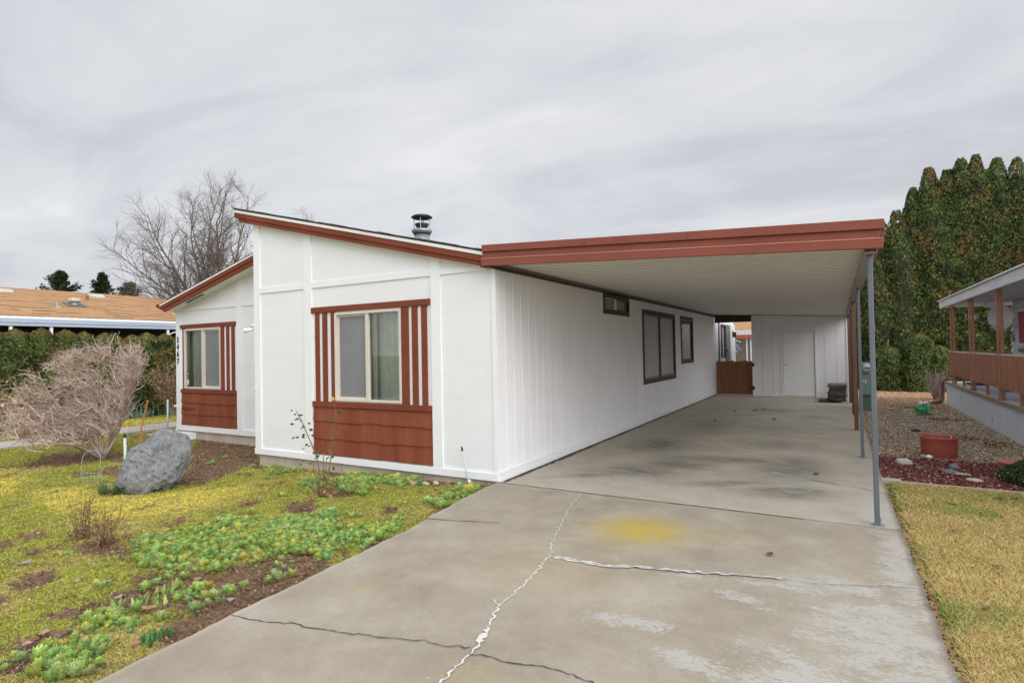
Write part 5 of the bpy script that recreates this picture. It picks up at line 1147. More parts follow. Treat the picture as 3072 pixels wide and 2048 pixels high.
# rounded soil clods in bare beds
P=sample_near(26000,-9.2,.5,-4.8,1.2,rs,1.1,2.4); P=P[edge_ok(P,.005)]; c,soil,so_=lawn_color(P); P=P[rs.random(len(P))<soil*.8]; n=len(P); d=np.hypot(P[:,0]-CAM.x,P[:,1]-CAM.y)
s=rs.uniform(.004,.012,n)*(1+.10*d); b=np.column_stack([P,zg(P[:,0])+.002]); o6=np.array([[1,0,.2],[0,1,.3],[-1,0,.1],[0,-1,.3],[0,0,.9]])
V=(b[:,None,:]+o6[None]*s[:,None,None]*rs.uniform(.6,1.3,(n,5,1))).reshape(-1,3); i=np.arange(n)[:,None]*5
F=np.vstack([i+np.array([0,1,4,4])]); F=np.vstack([i+np.array([[a,b_,4]]) for a,b_ in ((0,1),(1,2),(2,3),(3,0))]); C=np.repeat(np.array([.165,.102,.062])*rs.uniform(.6,1.5,(n,1)),5,0)
props(bulk('soil_crumbs',V,F,m_ground_leaf,None,C),'brown crumbly soil of the bare beds','soil',None,'stuff')
# larger dead leaves, one thing each
def big_leaf(x,y,z,s,col,label,seed,grp=None):
    rs=np.random.default_rng(seed); nu=9; V=[];F=[]; a=rs.uniform(0,2*PI)
    for i in range(nu):
        u=i/(nu-1); w_=s*.34*math.sin(PI*min(1,u*1.02+.02))**.7*(1+.25*(-1)**i*rs.random()); 
        for k,t_ in enumerate((-1,-.5,0,.5,1)):
            X=(u-.5)*s; Y=t_*w_; Zz=.10*s*abs(t_)**1.5*(1+rs.normal()*.4)+.25*s*(u-.4)**2+rs.normal()*.01*s
            V.append((x+X*math.cos(a)-Y*math.sin(a),y+X*math.sin(a)+Y*math.cos(a),z+.006+Zz))
    for i in range(nu-1):
        for k in range(4): b=i*5+k; F.append((b,b+1,b+6,b+5))
    C=np.tile(np.array(col),(len(V),1))*rs.uniform(.8,1.15,(len(V),1)); o=bulk('dead_leaf',V,F,m_ground_leaf,None,C,True,(x,y,z)); props(o,label,'leaf',grp)
BL=[(-.33,-3.88,.10,(.40,.24,.12),'tan curled dead leaf below the iris leaves'),(-.53,-3.43,.07,(.42,.25,.14),'light brown dead leaf above the iris leaves'),(.06,-3.55,.07,(.36,.27,.25),'pinkish grey dead leaf beside the slab edge'),(-.57,-4.35,.08,(.40,.29,.20),'pale twisted dead leaf in the bottom left litter'),(-.49,-4.46,.07,(.42,.28,.22),'pinkish dead leaf lying at the very bottom left'),(-.55,-3.69,.06,(.30,.18,.11),'brown dead leaf between the iris blades'),(-.73,-3.87,.07,(.40,.31,.26),'pale dead leaf left of the iris blades'),(-2.31,-3.83,.09,(.30,.29,.30),'grey dead leaf lying alone on the moss'),(-1.38,-3.85,.06,(.42,.33,.26),'pale small dead leaf in the middle of the moss'),(.10,-4.17,.06,(.38,.22,.17),'reddish dead leaf by the grassy tuft at the slab'),(-.92,-3.19,.07,(.42,.22,.10),'orange dead leaf inside the large weed patch'),(-2.04,-2.48,.06,(.40,.17,.07),'orange-brown leaf above the large weed patch')]
for k,(x,y,s,c_,lb) in enumerate(BL): big_leaf(x,y,float(zg(x))+.012,s,c_,lb,500+k)
SLF=[(3.13,-1.16,.07,(.20,.085,.04),'small reddish brown leaf lying right of the yellow stain'),(3.35,2.04,.09,(.17,.10,.06),'dry leaf on the dark tyre stain under the carport'),(1.79,9.26,.10,(.05,.035,.03),'dark wet leaf at the back of the carport, left of a pair'),(1.95,9.56,.10,(.05,.035,.03),'dark wet leaf at the back of the carport, farther of a pair'),(2.38,7.59,.11,(.04,.03,.025),'dark leaf alone in the middle of the carport floor'),(1.29,6.77,.09,(.05,.035,.03),'dark leaf on the carport floor nearest the side wall'),(1.39,8.8,.10,(.05,.035,.03),'dark leaf left of the pair on the carport floor'),(.35,8.89,.08,(.05,.035,.03),'dark leaf by the foot of the side wall'),(3.04,11.88,.08,(.07,.045,.03),'brown leaf in front of the shed door')]
for k,(x,y,s,c_,lb) in enumerate(SLF): big_leaf(x,y,.0,s,c_,lb,540+k)
rs=np.random.default_rng(77)
for k in range(16):
    y=rs.uniform(-4.3,1.6); x=float(interp(RE,y))+rs.uniform(.02,.13); big_leaf(x,y,-.045,rs.uniform(.04,.075),[(.36,.18,.10),(.42,.30,.22),(.25,.12,.07),(.45,.40,.32)][k%4],['curled brown leaf','pale curled leaf','dark brown leaf','whitish dry leaf'][k%4]+' in the gutter between driveway and lawn, number %d from the street end'%(k+1) if False else ['orange-brown curled leaf','pale curled leaf','dark brown leaf','whitish dry leaf'][k%4]+' in the gap between slab and lawn','x' and 560+k,'dry leaves caught between driveway and lawn')
# ---- rose plant
def rose():
    rs=random.Random(8); x0,y0=-1.80,-1.18; z0=float(zg(x0)); b=Vector((x0,y0,z0)); t=thing('rose_plant',b,'leggy rose bush with one faded yellow bloom in front of the red shingle panel','rose bush'); K=.00167
    def P3(px,py,d=0): return b+ER*((px-510)*K*.93)+EZ*((1010-py)*K*.93)+EF*d
    st=[([(500,1010),(505,850),(480,720),(430,600),(385,500),(345,410),(300,345)],.010),([(515,1010),(518,900),(525,780),(520,680)],.008),([(520,1010),(580,850),(600,700),(580,640)],.007),([(525,1010),(560,860),(600,700),(610,520),(622,380),(617,275)],.004),([(500,1010),(470,880),(440,790),(425,740)],.007),([(530,1010),(610,900),(625,830)],.007),([(480,720),(500,680),(515,700)],.006),([(505,1000),(540,800),(545,720)],.007)]
    Pt=[]
    for i,(pp,r0) in enumerate(st):
        pts=[P3(x+rs.gauss(0,3),y+rs.gauss(0,3),.05*math.sin(i*2)+.02*k) for k,(x,y) in enumerate(pp)]; mb=MB(); mb.tube(pts,[r0*(1-.6*k/len(pts)) for k in range(len(pts))],6); mb.build('stem',mat('rose_stem',(.16,.13,.07),.7) if i==0 else bpy.data.materials['rose_stem'],t,True); Pt.append(pts)
    LP=[(320,375),(345,380),(330,405),(365,385),(355,430),(320,450),(360,410),(340,545),(330,555),(365,540),(425,495),(400,470),(380,480),(430,455),(395,555),(440,540),(430,600),(400,635),(450,615),(640,360),(655,375),(600,410),(630,420),(622,515),(695,475),(700,485),(590,640),(600,700),(590,705),(610,790),(625,800),(635,855),(470,680),(490,690),(500,670),(480,700),(630,870),(380,760),(365,745),(420,760),(400,790)]
    VV=[];FF=[];CC=[];off=0; r=np.random.default_rng(3)
    for (px,py) in LP:
        p=P3(px,py,r.normal()*.03); s=.045*r.uniform(.7,1.2); a=r.uniform(-.6,.6); d1=(ER*math.cos(a)+EZ*math.sin(a)*.8+EF*r.normal()*.4).normalized(); 
        if r.random()<.5: d1=-d1
        n_=Vector((r.normal()*.5,-1,r.normal()*.7+.4)).normalized(); sd=n_.cross(d1).normalized()
        for u0,u1 in ((0,.33),(.33,.66),(.66,1)):
            w0=math.sin(PI*(u0*.93+.03))*s*.38; w1=math.sin(PI*(u1*.93+.03))*s*.38; A=p+d1*s*u0; B=p+d1*s*u1
            VV+= [A-sd*w0,A+sd*w0,B+sd*w1,B-sd*w1]; FF.append([off,off+1,off+2,off+3]); off+=4
            cc=np.array([.07,.10,.05]) if py<640 else np.array([.08,.11,.05]); 
            if py>720 and px<440: cc=np.array([.20,.09,.06])
            CC+= [cc*r.uniform(.7,1.3)]*4
    bulk('leaves',[tuple(v) for v in VV],FF,m_leaf,t,CC)
    mb=MB(); c=P3(617,262); 
    for k in range(9):
        a=k*2.4; rr=.008+.0022*k; mb.ell((c.x+rr*math.cos(a)*.8,c.y+rr*math.sin(a)*.3,c.z+rr*math.sin(a)*.8),(.012,.007,.012),8,6)
    mb.build('bloom',mat('faded_yellow_petals',(.50,.30,.04),.7,c2=(.62,.42,.10),scale=60),t,True)
    mb=MB(); mb.ell(tuple(P3(300,343)),(.010,.010,.012),8,6); mb.build('rose_hip',m_polebr,t,True)
    r=np.random.default_rng(5); P=np.array(b)+np.column_stack([r.normal(size=30)*.09+.09,r.normal(size=30)*.05,np.abs(r.normal(size=30))*.06+.02]); V,F=sprays(P,r.normal(size=(30,3)),np.full(30,.075),r,.1,.6); bulk('withered_leaves',V,F,m_leaf,t,np.repeat(np.array([(.36,.20,.12)])*r.uniform(.7,1.3,(30,1)),4,0))
rose()
# ---- dry stems clumps
def dry_stems(x,y,n,h,label,seed):
    rs=random.Random(seed); b=Vector((x,y,float(zg(x)))); t=thing('dry_stem_clump',b,label,'dead perennial'); Ps=[];Rs=[]
    for k in range(n):
        p,r_=grow(b+Vector((rs.gauss(0,.06),rs.gauss(0,.05),-.01)),(rs.gauss(0,.22),rs.gauss(0,.22),1),h*rs.uniform(.4,1.1),.0028,.0014,7,.07,.0,rs); Ps.append([tuple(q) for q in p]); Rs.append(r_)
        for q in range(3):
            i=rs.randint(3,5); p2,r2_=grow(p[i],(rs.gauss(0,1),rs.gauss(0,1),.6),.07,.0014,.001,7,.1,0,rs); Ps.append([tuple(q_) for q_ in p2]); Rs.append(r2_)
    V,F=tubes(Ps,Rs,3); bulk('stems',V,F,m_polebr,t)
    r=np.random.default_rng(seed); A=np.array(Ps); m_=n*6; P=A[r.integers(0,len(A),m_),r.integers(3,7,m_)]; V,F=sprays(P,r.normal(size=(m_,3)),.022*r.uniform(.5,1.3,m_),r,.2,.6); bulk('seed_heads',V,F,m_leaf,t,np.repeat(np.array([(.26,.14,.085)])*r.uniform(.6,1.4,(m_,1)),4,0))
    P=np.array(b)+np.column_stack([r.normal(size=90)*.09,r.normal(size=90)*.06,np.abs(r.normal(size=90))*.03+.01]); V,F=sprays(P,r.normal(size=(90,3)),.05*r.uniform(.5,1.3,90),r,.2,.4); bulk('base_leaves',V,F,m_leaf,t,np.repeat(np.array([(.20,.10,.07)])*r.uniform(.6,1.6,(90,1)),4,0))
dry_stems(-2.75,-3.24,26,.42,'left clump of thin dry reddish stems standing in the moss',61)
dry_stems(-2.22,-3.26,26,.40,'right clump of thin dry reddish stems, darker at its base',62)
# ---- iris fans, green spiky tuft, grassy tuft by the boulder
def blade_plant(name,x,y,n,h,wd,col,label,cat,seed,sp=.35,grp=None):
    rs=random.Random(seed); z=float(zg(x)); VV=[];FF=[];CC=[];off=0
    for k in range(n):
        a=rs.uniform(0,2*PI); ti=rs.uniform(.05,sp); L_=h*rs.uniform(.55,1.1); d=Vector((math.cos(a)*math.sin(ti),math.sin(a)*math.sin(ti),math.cos(ti))); s=Vector((-math.sin(a),math.cos(a),0)); p0=Vector((x+rs.gauss(0,.018),y+rs.gauss(0,.018),z-.005)); cc=np.array(col)*rs.uniform(.75,1.25)
        for i in range(4):
            u0,u1=i/4,(i+1)/4; f=lambda u: wd*(1-u**2.2)*.5+.0006; q=lambda u: p0+d*L_*u+Vector((d.x,d.y,0))*L_*.5*u*u-EZ*L_*.15*u*u
            VV+= [q(u0)-s*f(u0),q(u0)+s*f(u0),q(u1)+s*f(u1),q(u1)-s*f(u1)]; FF.append([off,off+1,off+2,off+3]); CC+= [cc]*4; off+=4
    o=bulk(name,[tuple(v) for v in VV],FF,m_leaf,None,CC,False,(x,y,z)); props(o,label,cat,grp)
IR=[(-.5,-3.82,'in the middle of the row, front'),(-.51,-3.75,'second from the left'),(-.51,-3.67,'tallest, above the tan curled leaf'),(-.55,-3.58,'farthest right of the iris group'),(-.34,-3.82,'nearest the slab'),(-.45,-3.89,'lowest of the iris group'),(-.61,-3.94,'leftmost of the iris group')]
for k,(x,y,lb) in enumerate(IR): blade_plant('iris_fan',x,y,7,.095,.026,(.30,.40,.12),'short pale green iris fan '+lb,'iris',70+k,.45,'pale iris shoots in the soil')
for k,(x,y) in enumerate([(.11,-4.13),(.11,-4.1),(.11,-4.06),(.12,-4.02),(.14,-3.99),(.17,-4.13)]): blade_plant('bulb_shoot',x,y,9,.085,.016,(.10,.22,.07),'dark green bulb shoots in a row at the slab edge, bottom left','bulb shoots',80+k,.4,'dark green bulb shoots at the slab edge')
for k,(x,y,lb) in enumerate([(-4.77,-2.16,'farthest left'),(-4.62,-2.07,'middle'),(-4.47,-1.98,'right, touching the boulder')]): blade_plant('grass_tuft',x,y,90,.22,.008,(.14,.20,.075),'floppy green bulb foliage at the foot of the boulder, '+lb,'grass tuft',90+k,1.1,'green tufts at the foot of the boulder')
mb=MB(); rs=random.Random(2)
def stone(name,x,y,z,r,m,label,cat,seed,grp=None,smooth=True):
    q=np.random.default_rng(seed); mb=MB(); mb.ell((0,0,0),(1,1,1),18,12); v=np.array(mb.v); v=v*(1+.14*fn(v,.35,seed%8,2)[:,None]+.05*fn(v,1.2,(seed+2)%8,2)[:,None]); v=v*np.array(r)+np.array([x,y,z+r[2]*.55]); mb.v=[tuple(p) for p in v]; single(mb,name,m,(x,y,z),label,cat,grp,smooth)
stone('small_rock',-1.22,-.22,-.1,(.11,.06,.06),mat('tan_stone',(.48,.35,.22),.85,scale=20),'tan rock lying against the beige skirting under the shingle panel','rock',3)
stone('small_rock',-.85,-.16,-.08,(.05,.03,.03),m_stone,'small white rock near the skirting, left of the grey pipe','rock',4)
stone('small_rock',-.98,-.2,-.085,(.07,.03,.025),m_stone,'flat white rock beside the tan rock','rock',5)

# ================================================================== right side: gravel, mulch, lawn
m_gravel=mat('gravel_bed',(.42,.345,.27),.95,c2=(.54,.46,.37),scale=22,detail=6,bump=.7,bscale=45,speck=((.12,.095,.075),30,.57))
m_mulch=mat('red_mulch_bed',(.12,.035,.035),.95,c2=(.20,.055,.05),scale=25,detail=5,bump=.8,bscale=60)
m_lawnb=mat('lawn_soil',(.30,.23,.085),.95,c2=(.42,.30,.11),scale=5,detail=6,bump=.6,bscale=60)
mb=MB(); mb.quad((3.96,2.1,-.028),(14,2.1,-.028),(14,30,-.028),(3.96,30,-.028)); structure('gravel_ground',mb,m_gravel)
mb=MB(); mb.prism([(4.0,2.1),(7.5,1.85),(7.5,3.5),(5.6,3.75),(4.8,3.95),(4.0,3.8)],'z',-.05,-.022); structure('mulch_bed',mb,m_mulch)
mb=MB(); mb.quad((3.96,-9,-.036),(14,-9,-.036),(14,2.3,-.036),(3.96,2.3,-.036)); structure('lawn_ground',mb,m_lawnb)
mb=MB(); mb.quad((-9,18.2,-.03),(3.96,18.2,-.03),(3.96,40,-.03),(-9,40,-.03)); structure('back_garden',mb,m_path)
mb=MB(); mb.box(4.02,4.22,2.03,2.17,-.05,.004); mb.prism([(4.22,2.09),(5.2,2.055),(6.3,1.98),(7.5,1.88),(7.5,1.80),(6.3,1.91),(5.2,1.985),(4.22,2.03)],'z',-.05,-.006); single(mb,'lawn_edging',m_path,(4.1,2.1,-.05),'thin concrete edging between the lawn and the red mulch','edging')
# chips
def chips(name,n,x0,x1,y0,y1,cols,s0,s1,label,cat,seed,cond=None,z=-.024,flat=.4,m_=m_ground_leaf,pw=.8):
    rs=np.random.default_rng(seed); P=np.stack([rs.uniform(x0,x1,n),y0+(y1-y0)*rs.random(n)**(1+pw)],1)
    if cond is not None: P=P[cond(P,rs)]
    n=len(P); V,F,C=litter(P,np.full(n,z),rs.uniform(s0,s1,n)*(1+.0*P[:,1]),cols,rs,flat); props(bulk(name,V,F,m_,None,C),label,cat,None,'stuff')
ok=lambda P: (P[:,0]>interp(RE,P[:,1])+.01)
chips('gravel_chips',80000,4.0,6.05,3.75,14.5,[(.66,.55,.42),(.52,.40,.29),(.76,.68,.57),(.30,.22,.16),(.58,.43,.31),(.18,.13,.10),(.46,.29,.18),(.28,.30,.16)],.018,.042,'tan gravel and bark chips between the carport and the porch house','gravel',601,lambda P,rs: ok(P))
chips('gravel_chips',9000,6.0,9,2.3,5.6,[(.66,.57,.46),(.52,.43,.33),(.74,.66,.56),(.30,.23,.18),(.58,.46,.36)],.018,.042,'gravel chips at the right edge in front of the porch house','gravel',602)
chips('fallen_needles',22000,4.0,9.5,11.3,18.5,[(.62,.28,.10),(.50,.20,.07),(.66,.38,.16),(.38,.17,.07),(.56,.40,.24)],.02,.05,'orange-brown fallen needles under the arborvitae row','fallen needles',603,lambda P,rs: (P[:,0]<6.0)|(P[:,1]>12.7),-.02,pw=.0)
chips('needle_drift',5000,4.7,6.0,4.9,11.6,[(.24,.115,.06),(.16,.08,.045),(.34,.17,.08),(.12,.06,.04)],.02,.05,'dark brown drifts of dead leaves on the gravel by the skirting','dead leaves',604,lambda P,rs: (np.minimum.reduce([np.hypot((P[:,0]-cx-.2*(P[:,1]-cy_)*-1*0)/a,(P[:,1]-cy_)/b) for cx,cy_,a,b in ((5.35,11.2,.5,.3),(5.55,8.75,.5,.25),(5.45,6.0,.25,.35),(5.68,5.5,.22,.4))])<rs.uniform(.5,1.2,len(P))),-.005,.7,pw=0)
chips('mulch_chips',17000,4.0,7.2,2.06,4.0,[(.22,.045,.048),(.30,.08,.07),(.15,.035,.038),(.38,.17,.14),(.24,.05,.07),(.10,.03,.03),(.46,.33,.27),(.28,.16,.11)],.018,.045,'dark red wood mulch around the planters','mulch',605,lambda P,rs: (P[:,0]>interp(RE,P[:,1])-.10*(P[:,1]>2.6)*rs.random(len(P)))&(P[:,1]>2.12-.06*(P[:,0]-4))&(P[:,1]<3.85-.12*(P[:,0]-4)+.15*rs.normal(size=len(P))),-.016,.55,pw=0)
chips('edge_mulch',5200,4.02,4.24,-5.5,2.1,[(.24,.06,.05),(.16,.05,.04),(.34,.14,.11),(.10,.05,.04),(.40,.28,.2),(.07,.04,.03)],.012,.032,'reddish mulch and debris along the right edge of the driveway','mulch',606,lambda P,rs: (P[:,0]>interp(RE,P[:,1])+.004)&(P[:,0]<interp(RE,P[:,1])+.065+.025*rs.normal(size=len(P))),-.040,.6,pw=0)
# lawn
rs=np.random.default_rng(700); P=sample_near(215000,4.05,8.5,-5.4,2.1,rs,1.3,3.2); e_=interp(RE,P[:,1]); P=P[(P[:,0]>e_+.045+.05*rs.random(len(P)))&(P[:,1]<2.06-.055*(P[:,0]-4.2))]; e_=interp(RE,P[:,1]); n=len(P); d=np.hypot(P[:,0]-CAM.x,P[:,1]-CAM.y)
gn=fn(P,.75,2,3); gr=np.clip((.55*gn+.9*np.exp(-((P[:,1]-1.75)/.45)**2)+.55*np.exp(-((P[:,1]-.9)/.3)**2)*(P[:,0]<4.9)+.35*np.exp(-(P[:,0]-e_-.08)/.08)-.42)*1.9,0,1)
tan=np.array([.66,.45,.165]); t2=np.array([.82,.63,.33]); gg=np.array([.26,.32,.085]); u=rs.random((n,1)); c=tan*(1-u)+t2*u; mix=(rs.random(n)<(.16+.74*gr))[:,None]; c=np.where(mix,gg*rs.uniform(.7,1.5,(n,1)),c*rs.uniform(.65,1.2,(n,1)))
mix2=(rs.random(n)<.12)[:,None]; c=np.where(mix2,np.array([.50,.46,.12])*rs.uniform(.7,1.3,(n,1)),c)
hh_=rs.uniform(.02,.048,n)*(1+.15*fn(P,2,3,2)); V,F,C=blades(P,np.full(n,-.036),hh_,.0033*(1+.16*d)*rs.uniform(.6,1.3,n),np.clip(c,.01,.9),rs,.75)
props(bulk('lawn_grass',V,F,m_ground_leaf,None,C),'straw-coloured dormant lawn with greener patches right of the driveway','grass',None,'stuff')
rs=np.random.default_rng(701)
for k,(x,y,s,lb) in enumerate([(5.0,1.55,.09,'dark curled leaf on the far end of the lawn, the larger one'),(5.13,1.62,.08,'brown leaf right of the large dark one on the lawn'),(4.55,1.1,.07,'faded leaf on the greener part of the lawn'),(4.42,.1,.05,'small brown leaf in the middle of the lawn'),(4.35,-1.55,.05,'small reddish leaf on the lawn near the slab edge'),(4.55,-.7,.05,'greyish leaf on the straw-coloured lawn')]): big_leaf(x,y,.0,s,(.20,.12,.08),lb,720+k)
# ---- planters and ornaments
t=thing('red_planter',(4.82,3.98,0),'red D-shaped clay planter standing on the mulch','planter'); ctr=Vector((4.82,4.05,0)); A_=Vector((.99,-.13,0)); B_=Vector((-A_.y,A_.x,0))
def ring(hx,hy,z,n=40):
    o=[]
    for k in range(n):
        a=2*PI*k/n; c_,s_=math.cos(a),math.sin(a); e=.42; o.append(ctr+A_*hx*math.copysign(abs(c_)**.62,c_)+B_*hy*math.copysign(abs(s_)**(.8),s_)+EZ*z)
    return o
mb=MB(); rings=[ring(.203,.185,-.02),ring(.210,.195,.05),ring(.215,.20,.16),ring(.215,.20,.24),ring(.225,.21,.258),ring(.225,.21,.275),ring(.215,.20,.281),ring(.192,.178,.277),ring(.186,.172,.25),ring(.18,.165,.06)]
for r_ in rings: mb.v+= [tuple(p) for p in r_]
for i in range(len(rings)-1):
    for k in range(40): k2=(k+1)%40; mb.f.append((i*40+k,i*40+k2,(i+1)*40+k2,(i+1)*40+k))
mb.f.append(tuple(9*40+k for k in range(40))); mb.build('pot',m_terra,t,True)
mb=MB(); p=ctr+A_*.14+B_*-.02; mb.box(p.x-.006,p.x+.006,p.y-.002,p.y+.002,.06,.29); mb.build('plant_tag',m_whiteplastic,t)
t=thing('terracotta_pot',(5.36,2.92,-.01),'round terracotta pot with a rolled rim, leaning at the right edge','pot'); mb=MB(); mb.lathe([(.10,-.02),(.12,.05),(.138,.13),(.145,.165),(.158,.17),(.162,.185),(.155,.195),(.135,.19),(.125,.15),(.02,.15)],(5.37,2.80,0),32); mb.build('pot',m_terra2,t,True)
def dome_bush(x,y,z,r,h,n,label,seed,dots=60):
    rs=np.random.default_rng(seed); t=thing('low_evergreen_bush',(x,y,z),label,'bush'); a=rs.uniform(0,2*PI,n); u=np.arccos(rs.uniform(0,1,n)); rr=1-.3*rs.random(n)**2
    D=np.stack([np.sin(u)*np.cos(a),np.sin(u)*np.sin(a),np.cos(u)],1); P=np.array([x,y,z])+D*np.array([r,r,h])*rr[:,None]*(1+.12*fn(D,.8,3,2)[:,None]); V,F=sprays(P,D,.03*rs.uniform(.6,1.4,n),rs,.1,.4); c=np.array([.045,.075,.025])*rs.uniform(.5,1.9,(n,1)); bulk('foliage',V,F,m_leaf,t,np.repeat(c,4,0))
    k=dots; P=P[:k]+D[:k]*.01; V,F=sprays(P,D[:k],np.full(k,.022),rs,0,.7); bulk('white_blossom',V,F,m_leaf,t,np.full((4*k,3),.7))
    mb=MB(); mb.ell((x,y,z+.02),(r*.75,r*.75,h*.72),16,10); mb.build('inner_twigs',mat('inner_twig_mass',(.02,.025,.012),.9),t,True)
dome_bush(5.50,2.56,-.02,.31,.27,5200,'low dark green bush dotted with tiny white flowers at the right edge',801)
stone('white_stone',4.345,3.27,-.02,(.10,.07,.055),m_stone,'large pale stone on the red mulch left of the planter','stone',11)
stone('white_stone',4.95,2.44,-.02,(.085,.055,.03),m_stone,'flat whitish stone near the lawn edging','stone',12)
stone('yellow_stone',4.90,2.80,-.02,(.09,.035,.02),mat('yellowish_stone',(.46,.44,.30),.8,scale=15),'long yellowish stone behind the flat whitish one','stone',13)
stone('dark_stone',4.78,2.86,-.02,(.09,.05,.035),m_stonedk,'dark slate stone left of the yellowish one','stone',14)
stone('dark_stone',4.86,3.15,-.02,(.06,.06,.05),m_stonedk,'dark upright stone just in front of the planter','stone',15)
stone('dark_stone',4.49,3.06,-.02,(.05,.035,.02),m_stonedk,'small dark stone below the large pale stone','stone',16)
stone('black_stone',4.81,6.74,-.02,(.07,.05,.035),m_rubber,'small black stone on the gravel behind the planter','stone',17)
stone('white_stone',4.62,3.93,-.02,(.035,.03,.03),m_stone,'small round white stone at the left foot of the planter','stone',18)
t=thing('mushroom_ornament',(4.66,3.68,-.02),'small white garden mushroom ornament in front of the planter','ornament'); mb=MB(); mb.lathe([(.03,0),(.022,.03),(.022,.05)],(4.66,3.68,-.02),12); mb.build('stalk',m_stone,t,True); mb=MB(); mb.lathe([(.01,.045),(.048,.05),(.04,.068),(.015,.082),(.003,.083)],(4.66,3.68,-.02),14); mb.build('cap',m_whiteplastic,t,True)
for k,(x,y,c_,lb) in enumerate([(4.45,3.75,(.42,.22,.12),'orange-tan leaf on the mulch behind the pale stone'),(4.70,2.96,(.44,.26,.14),'tan leaf on the mulch in the middle of the bed'),(4.2,3.1,(.4,.3,.25),'pale pink chip-like leaf on the mulch near the post')]): big_leaf(x,y,.0,.06,c_,lb,740+k)
# stepping timbers / slates in the gravel
sl2=[(4.958,12.088,'far, left of the back row'),(5.249,12.559,'far, middle of the back row'),(5.62,13.17,'farthest back'),(4.744,10.815,'left of the frog'),(4.847,9.402,'just in front of the frog'),(4.81,8.818,'second in front of the frog'),(4.927,8.279,'third in front of the frog, under leaves'),(4.969,7.078,'nearest, behind the red planter')]
for k,(x,y,lb) in enumerate(sl2): mb=MB(); a=.13+.04*(k%3); mb.prism([(x-a-.12,y-.17),(x+a+.05,y-.20),(x+a+.1,y+.12),(x-a,y+.16)],'z',-.026,-.004); single(mb,'stepping_slab',mat('greyish_step',(.27,.235,.20),.9,c2=(.20,.17,.145),scale=6,bump=.3,bscale=30) if k==0 else bpy.data.materials['greyish_step'],(x,y,-.026),'flat grey stepping slab in the gravel, '+lb,'stepping stone','stepping slabs in the gravel')
# frog
t=thing('frog_ornament',(5.22,9.75,0),'bright green plastic frog ornament with big white eyes and raised arms','frog ornament'); fx,fy=5.22,9.75
def fp(a,z,d=0): q=Vector((fx,fy,0))+ER*a+EZ*z-EF*d; return (q.x,q.y,q.z)
RotC=Matrix(((ER.x,-EF.x,0),(ER.y,-EF.y,0),(0,0,1)))
mb=MB(); mb.ell(fp(0,.10),(.125,.11,.095),20,14,RotC); mb.ell(fp(0,.15,.0),(.10,.09,.055),20,12,RotC); mb.build('body',m_frog,t,True)
for s in (-1,1):
    mb=MB(); mb.tube([fp(s*.09,.09),fp(s*.14,.09,.02),fp(s*.165,.13,.03),fp(s*.17,.15,.03)],[.035,.03,.028,.03],10)
    for q in (-1,0,1): mb.tube([fp(s*.168,.145,.03),fp(s*.168+q*.022,.185,.035)],[.014,.012],8)
    mb.build('arm',m_frog,t,True)
    mb=MB(); mb.ell(fp(s*.12,.02,.06),(.055,.06,.022),12,8,RotC); mb.build('foot',m_frog,t,True)
    mb=MB(); mb.ell(fp(s*.052,.238,.04),(.054,.046,.052),16,12,RotC); e_=mb.build('eye',m_whiteplastic,t,True)
    mb=MB(); mb.ell(fp(s*.036,.230,.080),(.018,.012,.021),10,8,RotC); mb.build('pupil',m_black,e_,True)
mb=MB(); mb.tube([fp(a,.135-.03*math.cos(a*14)+.02*0,.103-abs(a)*.28) for a in np.linspace(-.07,.07,9)],.003,5); mb.build('mouth',m_black,t)
mb=MB(); mb.ell(fp(.075,.105,.085),(.016,.01,.014),10,8,RotC); mb.build('white_flower',m_whiteplastic,t,True)

# ================================================================== porch house at right
ph=thing('porch_house',(6.05,12.5,0),'pale blue-grey manufactured home with a redwood porch railing at the right edge','house')
mb=MB(); 
for k in range(10): y=12.6-k*1.22; mb.box(6.05,6.09,y-1.215,y,-.15,.525)
mb.build('skirting',m_skirt,ph)
mb=MB(); mb.box(6.06,7.2,12.6,12.64,-.15,.52); mb.build('skirting',m_skirt,ph)
for yy,zz in ((10.6,.40),(6.47,.33)):
    mb=MB(); mb.box(6.043,6.049,yy-.17,yy+.17,zz+.07,zz+.085); mb.box(6.043,6.049,yy-.17,yy+.17,zz-.13,zz-.118); mb.box(6.044,6.049,yy-.008,yy+.008,zz-.118,zz+.07); mb.build('skirting_vent',m_nbwall,ph)
mb=MB(); mb.box(6.0,6.07,.5,12.65,.53,.585); mb.build('deck_edge',m_ygwood,ph,bevel=.012)
mb=MB(); mb.box(6.072,8.2,.5,12.65,.54,.58); mb.build('deck',m_skirt,ph)
for y in (11.52,9.25,6.85,4.55,2.2):
    mb=MB(); mb.box(6.015,6.045,y-.02,y+.02,.585,2.49); mb.box(6.062,6.105,y-.045,y+.045,.585,2.49); mb.box(6.045,6.062,y-.01,y+.01,.9,1.0); p=mb.build('porch_post',m_redwood,ph,bevel=.003)
    mb=MB(); mb.box(6.01,6.115,y-.055,y+.055,.586,.60); mb.build('post_foot',m_pangrey,p)
rl=thing('dummy',(0,0,0),'x','x'); bpy.data.objects.remove(rl)
mb=MB(); mb.box(6.03,6.15,1.0,11.95,1.355,1.378); rail=mb.build('railing',mat('pale_rail_top',(.50,.45,.40),.6),ph)
mb=MB(); mb.box(6.045,6.085,1.0,11.9,.785,.825); mb.box(6.045,6.085,1.0,11.9,1.30,1.35); mb.build('rail_board',m_redwood,rail)
k=0; y=11.80
while y>3.2:
    if all(abs(y-q)>.07 for q in (11.52,9.25,6.85,4.55)): mb=MB(); mb.box(6.006,6.044,y-.02,y+.02,.79,1.352); mb.build('baluster',m_redwood,rail)
    y-=.165; k+=1
